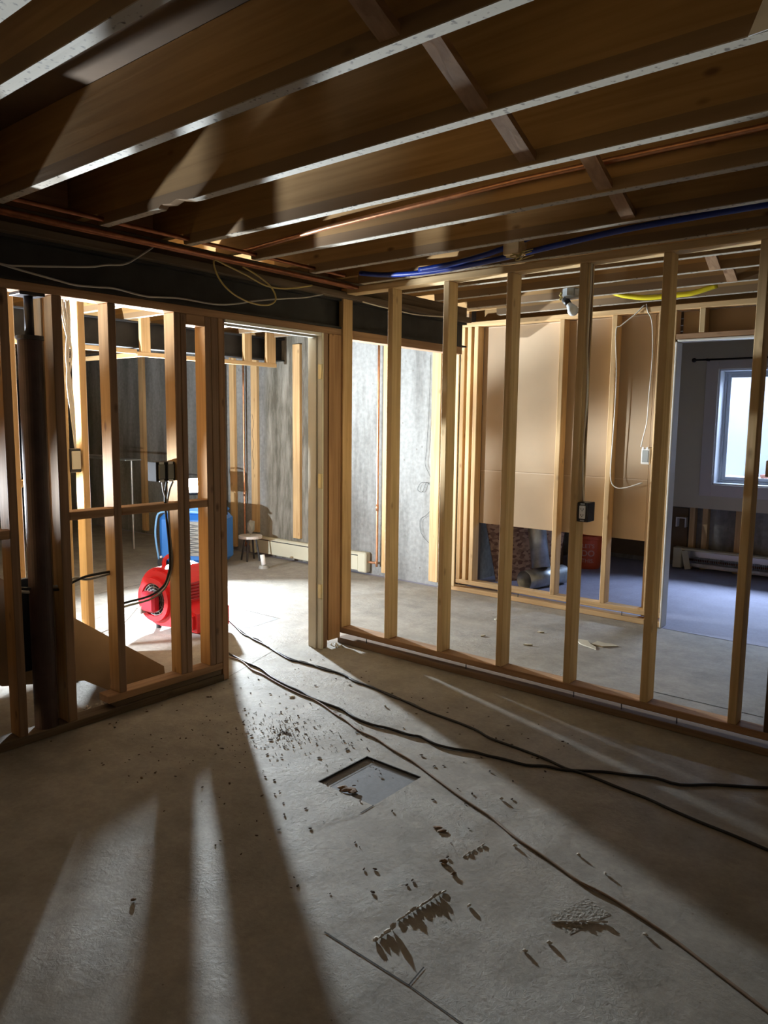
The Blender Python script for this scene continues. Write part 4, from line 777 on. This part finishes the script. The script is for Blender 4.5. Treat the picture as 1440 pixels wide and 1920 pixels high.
# small items in the lamp room
wt = empty('white_tube', (-5.49, 4.85, 0), 'small white tube standing in a dark round base on the floor', 'tube')
bm = bmesh.new(); add_cyl(bm, (0, 0, 0), (0, 0, 0.03), 0.055, 20, 0.045); link('base_ring', bm, 'grey_plastic', wt)
bm = bmesh.new(); add_cyl(bm, (0, 0, 0.03), (-0.025, 0, 0.13), 0.024, 18); link('tube_body', bm, 'white_plastic', wt, smooth=True)
sto = empty('round_stool', (-5.90, 5.03, 0), 'low round stool half hidden behind the doorway edge', 'stool')
bm = bmesh.new(); add_cyl(bm, (0, 0, 0.235), (0, 0, 0.262), 0.12, 28); link('seat', bm, 'trim_paint', sto)
for k in range(4): a = k * 1.571 + 0.5; bm = bmesh.new(); add_cyl(bm, (0.10 * math.cos(a), 0.10 * math.sin(a), 0), (0.06 * math.cos(a), 0.06 * math.sin(a), 0.2345), 0.010, 10); link('leg', bm, 'black_plastic', sto)
bm = bmesh.new(); add_chip(bm, (0, 0, 0), (0.06, 0.06, 0.10), 0.3); tag(link('crumpled_bag', bm, 'grey_plastic', None, (-5.91, 5.04, 0.263)), 'crumpled grey bag on the low round stool', 'bag')
rl = empty('metal_shelf', (-7.95, 4.6, 0), 'thin grey metal shelf in the far left of the lamp room', 'shelf')
bm = bmesh.new(); add_box(bm, -0.62, 0.62, -0.10, 0.10, 0.985, 1.0, 0.002); link('shelf_board', bm, 'galvanised', rl)
bm = bmesh.new(); add_box(bm, -0.62, 0.30, -0.12, -0.101, 1.02, 1.035, 0.002); add_box(bm, -0.62, -0.60, -0.12, -0.101, 0.985, 1.02); link('shelf_rail', bm, 'steel', rl)
for x in (-0.58, 0.58):
    bm = bmesh.new(); add_cyl(bm, (x, 0, 0), (x, 0, 0.9845), 0.012, 10); link('leg', bm, 'galvanised', rl)
lumber('dark_tarp_board', -10.5, -10.4, 3.9, 5.3, 0.02, 1.95, 'navy_plastic', 'dark navy panel against the far end wall of the lamp room', 'panel')

# ------------------------------------------------------------------ middle room ceiling bulb
be = empty('bulb_fixture', (-2.10, 4.335, 2.262), 'unlit white bulb hanging from a metal ceiling box', 'light fixture')
bm = bmesh.new(); add_cyl(bm, (0, 0, -0.045), (0, 0, 0.0), 0.052, 8); add_box(bm, -0.035, 0.09, -0.03, 0.03, -0.06, -0.005, 0.003); link('ceiling_box', bm, 'galvanised', be)
bm = bmesh.new(); add_cyl(bm, (-0.03, -0.01, -0.06), (0.0, -0.02, -0.095), 0.024, 16, 0.019); link('socket', bm, 'black_plastic', be, smooth=True)
bm = bmesh.new(); bmesh.ops.create_uvsphere(bm, u_segments=20, v_segments=14, radius=0.033, matrix=Matrix.Translation((0.035, -0.035, -0.135))); add_cyl(bm, (0.0, -0.02, -0.095), (0.028, -0.032, -0.125), 0.016, 16, 0.030, caps=False); link('bulb', bm, 'bulb_glass', be, smooth=True)
bm = bmesh.new(); 
for k in range(4): bmesh.ops.create_icosphere(bm, subdivisions=1, radius=0.009, matrix=Matrix.Translation((-0.06 - 0.006 * (k % 2), -0.005, -0.02 - k * 0.012)))
link('wire_nut', bm, 'cable_yellow', be)

tag(be, 'unlit white bulb hanging from a metal ceiling box, seen through the right partition')
b2 = empty('bulb_fixture', (1.25, -1.55, 2.26), 'added unseen warm fill bulb on the joists behind the camera, outside the photo', 'light fixture')  # unseen bulb added as warm fill for the near room
bm = bmesh.new(); add_cyl(bm, (0, 0, -0.03), (0, 0, 0), 0.05, 20); add_cyl(bm, (0, 0, -0.085), (0, 0, -0.03), 0.02, 16); link('socket', bm, 'white_plastic', b2)
bm = bmesh.new(); bmesh.ops.create_uvsphere(bm, u_segments=20, v_segments=14, radius=0.033, matrix=Matrix.Translation((0, 0, -0.14))); link('bulb', bm, 'fill_bulb_glow', b2, smooth=True)

# ------------------------------------------------------------------ things behind the back partition
bu = empty('bucket', (-3.135, 7.10, 0), 'orange bucket with faded white lettering behind the back partition', 'bucket')
bm = bmesh.new(); n = 36; rr = [(0.118, 0.0), (0.124, 0.02), (0.146, 0.30), (0.153, 0.305), (0.153, 0.335), (0.146, 0.337), (0.140, 0.30), (0.115, 0.01)]
V = [[bm.verts.new((r * math.cos(2 * math.pi * k / n), r * math.sin(2 * math.pi * k / n), z)) for k in range(n)] for r, z in rr]
for i in range(len(rr) - 1):
    for k in range(n): bm.faces.new((V[i][k], V[i][(k + 1) % n], V[i + 1][(k + 1) % n], V[i + 1][k]))
bm.faces.new(V[0]); bm.faces.new(V[-1]); link('shell', bm, 'bucket_orange', bu, smooth=False)
bm = bmesh.new(); add_tube(bm, [(0.155 * math.cos(a), 0.155 * math.sin(a), 0.30 - 0.10 * math.sin((a + 2.6) * math.pi / 3.0) if False else 0.30) for a in [0.3 + 2.5 * k / 10 for k in range(11)]], 0.003, 6, 2); link('bail', bm, 'steel', bu)
def lettering(txt, size, parent, mat, r, zc_, ang):
    cu = bpy.data.curves.new('lettering', 'FONT'); cu.body = txt; cu.size = size; cu.align_x = 'CENTER'; cu.align_y = 'CENTER'; cu.extrude = 0.0; cu.offset = size * 0.02
    tmp = bpy.data.objects.new('tmp', cu); COL.objects.link(tmp)
    me = bpy.data.meshes.new_from_object(tmp.evaluated_get(bpy.context.evaluated_depsgraph_get())); bpy.data.objects.remove(tmp)
    bm = bmesh.new(); bm.from_mesh(me); bmesh.ops.subdivide_edges(bm, edges=bm.edges[:], cuts=2)
    bmesh.ops.triangulate(bm, faces=bm.faces[:])
    for v in bm.verts:
        z = zc_ + v.co.y; rad = r(z); a = ang + v.co.x / rad; v.co = Vector((rad * math.cos(a), rad * math.sin(a), z))
    o = link('lettering', bm, mat, parent)
    return o
ang = math.atan2(-7.10, 3.135)
rad = lambda z: 0.124 + (z - 0.02) * 0.022 / 0.28 + 0.0022
for t_, s_, z_ in (("LET'S", 0.055, 0.235), ('DO', 0.085, 0.160), ('THIS.', 0.055, 0.085)): lettering(t_, s_, bu, 'bucket_text', rad, z_, ang)

def leanboard(name, pts, depth, mat, label, cat):
    e = bmesh.new(); a = [e.verts.new(p) for p in pts]; b_ = [e.verts.new(Vector(p) + Vector(depth)) for p in pts]
    e.faces.new(a); e.faces.new(b_)
    for i in range(len(a)): e.faces.new((a[i], a[(i + 1) % len(a)], b_[(i + 1) % len(a)], b_[i]))
    for v in e.verts: v.co -= Vector(pts[0])
    return tag(link(name, e, mat, None, pts[0]), label, cat)
leanboard('osb_board', [(-3.46, 5.86, 0.0), (-3.11, 6.36, 0.0), (-3.06, 6.50, 0.78), (-3.60, 5.80, 0.78)], (-0.010, 0.007, 0), 'osb', 'flaky osb board leaning upright behind the brown drywall and metal duct', 'board')
bm = bmesh.new(); 
def pipe_shell(bm, p, q, r, t=0.003, n=28):
    p, q = Vector(p), Vector(q); ax = (q - p).normalized(); s = ax.cross(Vector((0, 0, 1))) if abs(ax.z) < 0.9 else ax.cross(Vector((1, 0, 0))); s.normalize(); w = ax.cross(s)
    V = [[bm.verts.new(c + (s * math.cos(2 * math.pi * k / n) + w * math.sin(2 * math.pi * k / n)) * rr_) for k in range(n)] for c, rr_ in ((p, r), (q, r), (q, r - t), (p, r - t))]
    for i in range(4):
        for k in range(n): bm.faces.new((V[i][k], V[i][(k + 1) % n], V[(i + 1) % 4][(k + 1) % n], V[(i + 1) % 4][k]))
pipe_shell(bm, (0, 0, 0), (0.12, 0.50, 0), 0.085)
tag(link('duct_pipe', bm, 'galvanised', None, (-3.10, 5.72, 0.086), True), 'grey metal duct lying on the floor with its open end facing out', 'duct')
bm = bmesh.new(); pipe_shell(bm, (0, 0, 0), (-0.17, 0.10, 0.72), 0.080)
tag(link('duct_pipe', bm, 'galvanised', None, (-3.05, 5.93, 0.176), True), 'grey metal duct standing up and leaning on the lying duct', 'duct')
lumber('side_board', -3.60, -3.57, 5.42, 5.75, 0.0, 1.6, 'dark_z', 'dark upright board at the left end behind the brown drywall', 'board')
lumber('floor_box', -3.50, -3.33, 6.75, 6.95, 0.0, 0.26, 'dull_wall', 'dim box on the floor left of the orange bucket', 'box')

# ------------------------------------------------------------------ cords on the floor
tube('extension_cord', [(-4.325, 3.431, 0.0060), (-4.218, 3.388, 0.0060), (-4.103, 3.337, 0.0060), (-3.936, 3.264, 0.0060), (-3.727, 3.184, 0.0060), (-3.578, 3.150, 0.0060), (-3.310, 3.079, 0.0060), (-3.207, 3.059, 0.0060), (-3.093, 3.057, 0.0060), (-2.952, 3.069, 0.0060), (-2.794, 3.058, 0.0060), (-2.685, 3.031, 0.0060), (-2.531, 3.010, 0.0060), (-2.385, 2.990, 0.0060), (-2.239, 2.961, 0.0060), (-2.101, 2.934, 0.0060), (-1.937, 2.922, 0.0060), (-1.798, 2.903, 0.0060), (-1.701, 2.867, 0.0060), (-1.538, 2.854, 0.0060), (-1.403, 2.839, 0.0060), (-1.297, 2.814, 0.0060), (-1.209, 2.819, 0.0060), (-1.056, 2.798, 0.0060), (-0.947, 2.787, 0.0060), (-0.847, 2.763, 0.0060), (-0.731, 2.741, 0.0060), (-0.624, 2.727, 0.0060), (-0.496, 2.705, 0.0060), (-0.237, 2.649, 0.0060)], 0.0058, 'cord_black', 'upper dark extension cord from the doorway to the right, lying along the shadow', 'cord', 'cords on the floor', sub=3)
tube('extension_cord', [(-4.293, 3.406, 0.0055), (-4.216, 3.378, 0.0055), (-4.039, 3.300, 0.0055), (-3.858, 3.215, 0.0055), (-3.744, 3.199, 0.0055), (-3.669, 3.198, 0.0055), (-3.502, 3.129, 0.0055), (-3.292, 3.062, 0.0055), (-3.190, 3.043, 0.0055), (-3.127, 3.075, 0.0055), (-2.950, 3.051, 0.0055), (-2.806, 3.070, 0.0055), (-2.674, 3.018, 0.0055), (-2.539, 3.019, 0.0055), (-2.376, 2.978, 0.0055), (-2.248, 2.972, 0.0055), (-2.143, 2.944, 0.0055)], 0.0045, 'cord_black', 'thin cord twisted along the upper extension cord near the doorway', 'cord', 'cords on the floor', sub=3)
tube('extension_cord', [(-3.670, 2.908, 0.0065), (-3.589, 2.879, 0.0065), (-3.479, 2.854, 0.0065), (-3.369, 2.834, 0.0065), (-3.214, 2.814, 0.0065), (-3.079, 2.764, 0.0065), (-2.918, 2.727, 0.0065), (-2.785, 2.711, 0.0065), (-2.674, 2.683, 0.0065), (-2.546, 2.675, 0.0065), (-2.439, 2.670, 0.0065), (-2.334, 2.636, 0.0065), (-2.207, 2.627, 0.0065), (-2.119, 2.646, 0.0065), (-2.001, 2.650, 0.0065), (-1.950, 2.668, 0.0065), (-1.852, 2.647, 0.0065), (-1.761, 2.662, 0.0065), (-1.685, 2.694, 0.0065), (-1.610, 2.702, 0.0065), (-1.540, 2.719, 0.0065), (-1.440, 2.731, 0.0065), (-1.371, 2.778, 0.0065), (-1.290, 2.800, 0.0065), (-1.169, 2.885, 0.0065), (-1.074, 2.927, 0.0065), (-0.976, 2.977, 0.0065), (-0.881, 2.984, 0.0065), (-0.770, 3.080, 0.0065), (-0.602, 3.191, 0.0065), (-0.337, 3.412, 0.0065)], 0.0062, 'cord_black', 'black extension cord snaking across the lit floor to the right edge', 'cord', 'cords on the floor', sub=3)
tube('extension_cord', [(-3.599, 2.851, 0.0050), (-3.535, 2.835, 0.0050), (-3.425, 2.838, 0.0050), (-3.246, 2.771, 0.0050), (-3.157, 2.763, 0.0050), (-3.048, 2.736, 0.0050), (-2.909, 2.705, 0.0050), (-2.755, 2.681, 0.0050), (-2.653, 2.675, 0.0050), (-2.545, 2.647, 0.0050), (-2.428, 2.605, 0.0050), (-2.333, 2.581, 0.0050), (-2.206, 2.532, 0.0050), (-2.094, 2.520, 0.0050), (-1.976, 2.481, 0.0050), (-1.824, 2.444, 0.0050), (-1.716, 2.403, 0.0050), (-1.565, 2.346, 0.0050), (-1.486, 2.318, 0.0050), (-1.391, 2.289, 0.0050), (-1.327, 2.269, 0.0050), (-1.246, 2.231, 0.0050), (-1.173, 2.201, 0.0050), (-1.082, 2.175, 0.0050), (-0.994, 2.145, 0.0050), (-0.912, 2.117, 0.0050), (-0.828, 2.109, 0.0050), (-0.737, 2.086, 0.0050), (-0.656, 2.061, 0.0050), (-0.599, 2.043, 0.0050), (-0.499, 2.000, 0.0050), (-0.325, 1.926, 0.0050), (-0.223, 1.880, 0.0050)], 0.0045, 'cord_tan', 'thin brown cord and modelled shadow line running diagonally to the bottom right corner', 'cord', 'cords on the floor', sub=3)  # cord carried on along a soft shadow line, the shadow modelled as cord

# ------------------------------------------------------------------ debris on the floor
def debris(name, x, y, s, ang, mat, label, cat='debris', group=None, n=1, spread=0.0, z=0.0):
    bm = bmesh.new()
    for k in range(n):
        add_chip(bm, (random.uniform(-spread, spread), random.uniform(-spread, spread) * 0.6, 0), [c * random.uniform(0.6, 1.1) if n > 1 else c for c in s], ang + random.uniform(-0.5, 0.5) * (n > 1))
    return tag(link(name, bm, mat, None, (x, y, z)), label, cat, group)
debris('torn_paper', -1.885, 2.095, (0.032, 0.018, 0.007), 0.6, 'paper_brown', 'torn brown scrap on the near left corner of the square tile hole', n=4, spread=0.03, z=-0.005)
debris('torn_paper', -1.448, 2.075, (0.030, 0.010, 0.004), 0.5, 'paper_brown', 'curled brown scrap right below the square tile hole', n=3, spread=0.03)
debris('plaster_chip', -1.304, 1.925, (0.014, 0.009, 0.006), 0.4, 'paper_brown', 'dark clump left of the long cord and shadow line, middle of the lit floor', n=3, spread=0.012)
debris('plaster_chip', -1.245, 1.895, (0.012, 0.007, 0.005), 1.0, 'paper_brown', 'small dark clump just below the middle clump')
def ridge(a, b_, w, h, label):
    a, b_ = Vector((*a, 0)), Vector((*b_, 0)); bm = bmesh.new(); n = max(4, int((b_ - a).length / 0.016))
    for k in range(n): add_chip(bm, (b_ - a) * k / (n - 1), (0.015, w * random.uniform(0.6, 1.2), h * random.uniform(0.5, 1.2)), (b_ - a).to_2d().angle_signed(Vector((1, 0))) if False else math.atan2((b_ - a).y, (b_ - a).x))
    return tag(link('mortar_ridge', bm, 'plaster_chip', None, a), label, 'mortar', 'mortar ridges on the near floor')
ridge((-1.236, 1.495), (-1.228, 1.560), 0.008, 0.012, 'lower lump of the long mortar ridge near the bottom centre')
ridge((-1.240, 1.605), (-1.215, 1.795), 0.004, 0.007, 'upper part of the long mortar ridge near the bottom centre')
ridge((-1.275, 2.005), (-1.262, 2.10), 0.003, 0.003, 'short thin mortar ridge above the middle clump')
ridge((-0.885, 1.895), (-0.775, 1.985), 0.003, 0.004, 'raised edge of the rectangular mortar patch right of the long ridge')
bm = bmesh.new(); bmesh.ops.create_grid(bm, x_segments=26, y_segments=16, size=1)
for v in bm.verts:
    x, y = v.co.x, v.co.y; e_ = max(abs(x), abs(y)); v.co = Vector((x * 0.085, y * 0.045, (0.0008 * random.uniform(0.5, 1.0) + 0.0004) if e_ < 0.93 else 0.0006))
mp_ = link('mortar_patch', bm, 'mortar_rough', None, (-0.845, 1.968, 0.0)); mp_.rotation_euler = (0, 0, 1.25); tag(mp_, 'rough rectangular mortar patch crossed by the brown cord and shadow line, bottom right', 'mortar')
bits = [(-1.117, 1.792, 'white crumb right of the long mortar ridge'), (-1.174, 2.167, 'white crumb beside the brown cord and shadow line, upper'), (-0.981, 2.257, 'white crumb right of the brown cord and shadow line, near the shadow edge'),
        (-0.869, 2.215, 'pair of pale crumbs above the rectangular mortar patch'), (-0.857, 1.801, 'large white crumb below the rectangular mortar patch'), (-0.662, 2.009, 'white crumb far right on the lit floor'),
        (-3.31, 3.083, 'brown chip touching the upper cord in the doorway'), (-2.77, 2.636, 'pale chip left of the black cord below the doorway'), (-3.18, 3.455, 'white paper flake at the corner of the right partition'),
        (-2.316, 2.855, 'small tan chip near the upper cord'), (-1.374, 2.414, 'curled chip in the lit floor right of the square hole'), (-0.893, 1.729, 'small crumb near the bottom right'), (-2.574, 1.61, 'small dark chip in the left light stripe, upper'), (-1.907, 1.154, 'dark chip in the left light stripe, lower')]
for i, (x, y, l) in enumerate(bits):
    debris('plaster_chip' if i not in (6, 12, 13) else 'wood_chip', x, y, (0.010, 0.006, 0.006) if i not in (7, 8, 6) else (0.026, 0.014, 0.004), random.uniform(0, 3), 'plaster_chip' if i not in (6, 12, 13) else 'paper_brown', l, 'chip', 'crumbs on the near floor', z=0.0)
# broken board pieces and flakes in the middle room
pc = [(-1.99, 4.56, 0.11, 0.040, -0.55, 'broken tan board piece with splinters on the middle room floor'), (-1.90, 4.63, 0.085, 0.05, 0.5, 'second broken board piece crossing the first on the middle room floor'), (-2.281, 4.292, 0.03, 0.009, 0.5, 'thin pale flake left of the broken boards'),
      (-2.616, 4.272, 0.02, 0.008, 1.2, 'small pale flake between two studs on the middle room floor'), (-2.36, 4.62, 0.025, 0.012, 0.3, 'curled pale flake between third and fourth partition studs'), (-2.76, 4.70, 0.022, 0.01, 0.0, 'tiny pale flake near the back partition plate')]
for x, y, a_, b_, r_, l in pc:
    bm = bmesh.new(); add_prism(bm, [(-a_, -b_ * 0.4), (-a_ * 0.2, -b_), (a_, -b_ * 0.2), (a_ * 0.6, b_ * 0.5), (a_ * 0.1, b_ * 0.45), (-a_ * 0.5, b_)], 0, 0.008, 'z'); o = link('board_piece' if a_ > 0.05 else 'pale_flake', bm, 'cream_paint', None, (x, y, 0.001)); o.rotation_euler = (0.03, 0.05 if a_ > .05 else 0, r_); tag(o, l, 'debris', 'broken pieces on the middle room floor')
# dark splinters swept around the doorway light
bm = bmesh.new()
for k in range(520):
    r_ = abs(random.gauss(0, 1)); th = random.uniform(0, 6.283); x = -2.46 + r_ * 0.24 * math.cos(th); y = 2.30 + r_ * 0.19 * math.sin(th)
    s = random.uniform(0.0015, 0.004) if k > 30 else random.uniform(0.004, 0.008)
    add_chip(bm, (x + 2.5, y - 2.3, 0.0005), (s * random.uniform(1, 2.2), s * 0.6, s * 0.45), random.uniform(0, 3.14))
for k in range(220):
    x = random.uniform(-3.2, -1.3); y = random.uniform(1.5, 3.2)
    if y > 3.3 + 0.45 * (x + 3.24) * -1 * 0 + 0: continue
    s = random.uniform(0.0015, 0.005); add_chip(bm, (x + 2.5, y - 2.3, 0.0005), (s * 2, s, s * 0.6), random.uniform(0, 3.14))
tag(link('splinters', bm, 'splinter', None, (-2.5, 2.3, 0)), 'dark wood splinters and crumbs scattered on the lit floor below the doorway', 'splinters', None, 'stuff')
bm = bmesh.new()
for k in range(60): add_chip(bm, (random.uniform(-0.02, 0.16), random.uniform(-0.25, 0.22), 0), (random.uniform(0.006, 0.018), random.uniform(0.004, 0.01), random.uniform(0.003, 0.012)), random.uniform(0, 3))
tag(link('plaster_rubble', bm, 'plaster_chip', None, (-3.42, 1.78, 0)), 'white plaster rubble in the gap under the left wall', 'rubble', None, 'stuff')
bm = bmesh.new()
for k in range(10): add_chip(bm, (random.uniform(-0.03, 0.04), random.uniform(-0.02, 0.03), 0), (random.uniform(0.006, 0.014), random.uniform(0.005, 0.01), random.uniform(0.004, 0.01)), random.uniform(0, 3))
tag(link('plaster_rubble', bm, 'gypsum', None, (-3.222, 3.44, 0.0)), 'white crumbs piled at the foot of the door jamb corner', 'rubble', None, 'stuff')
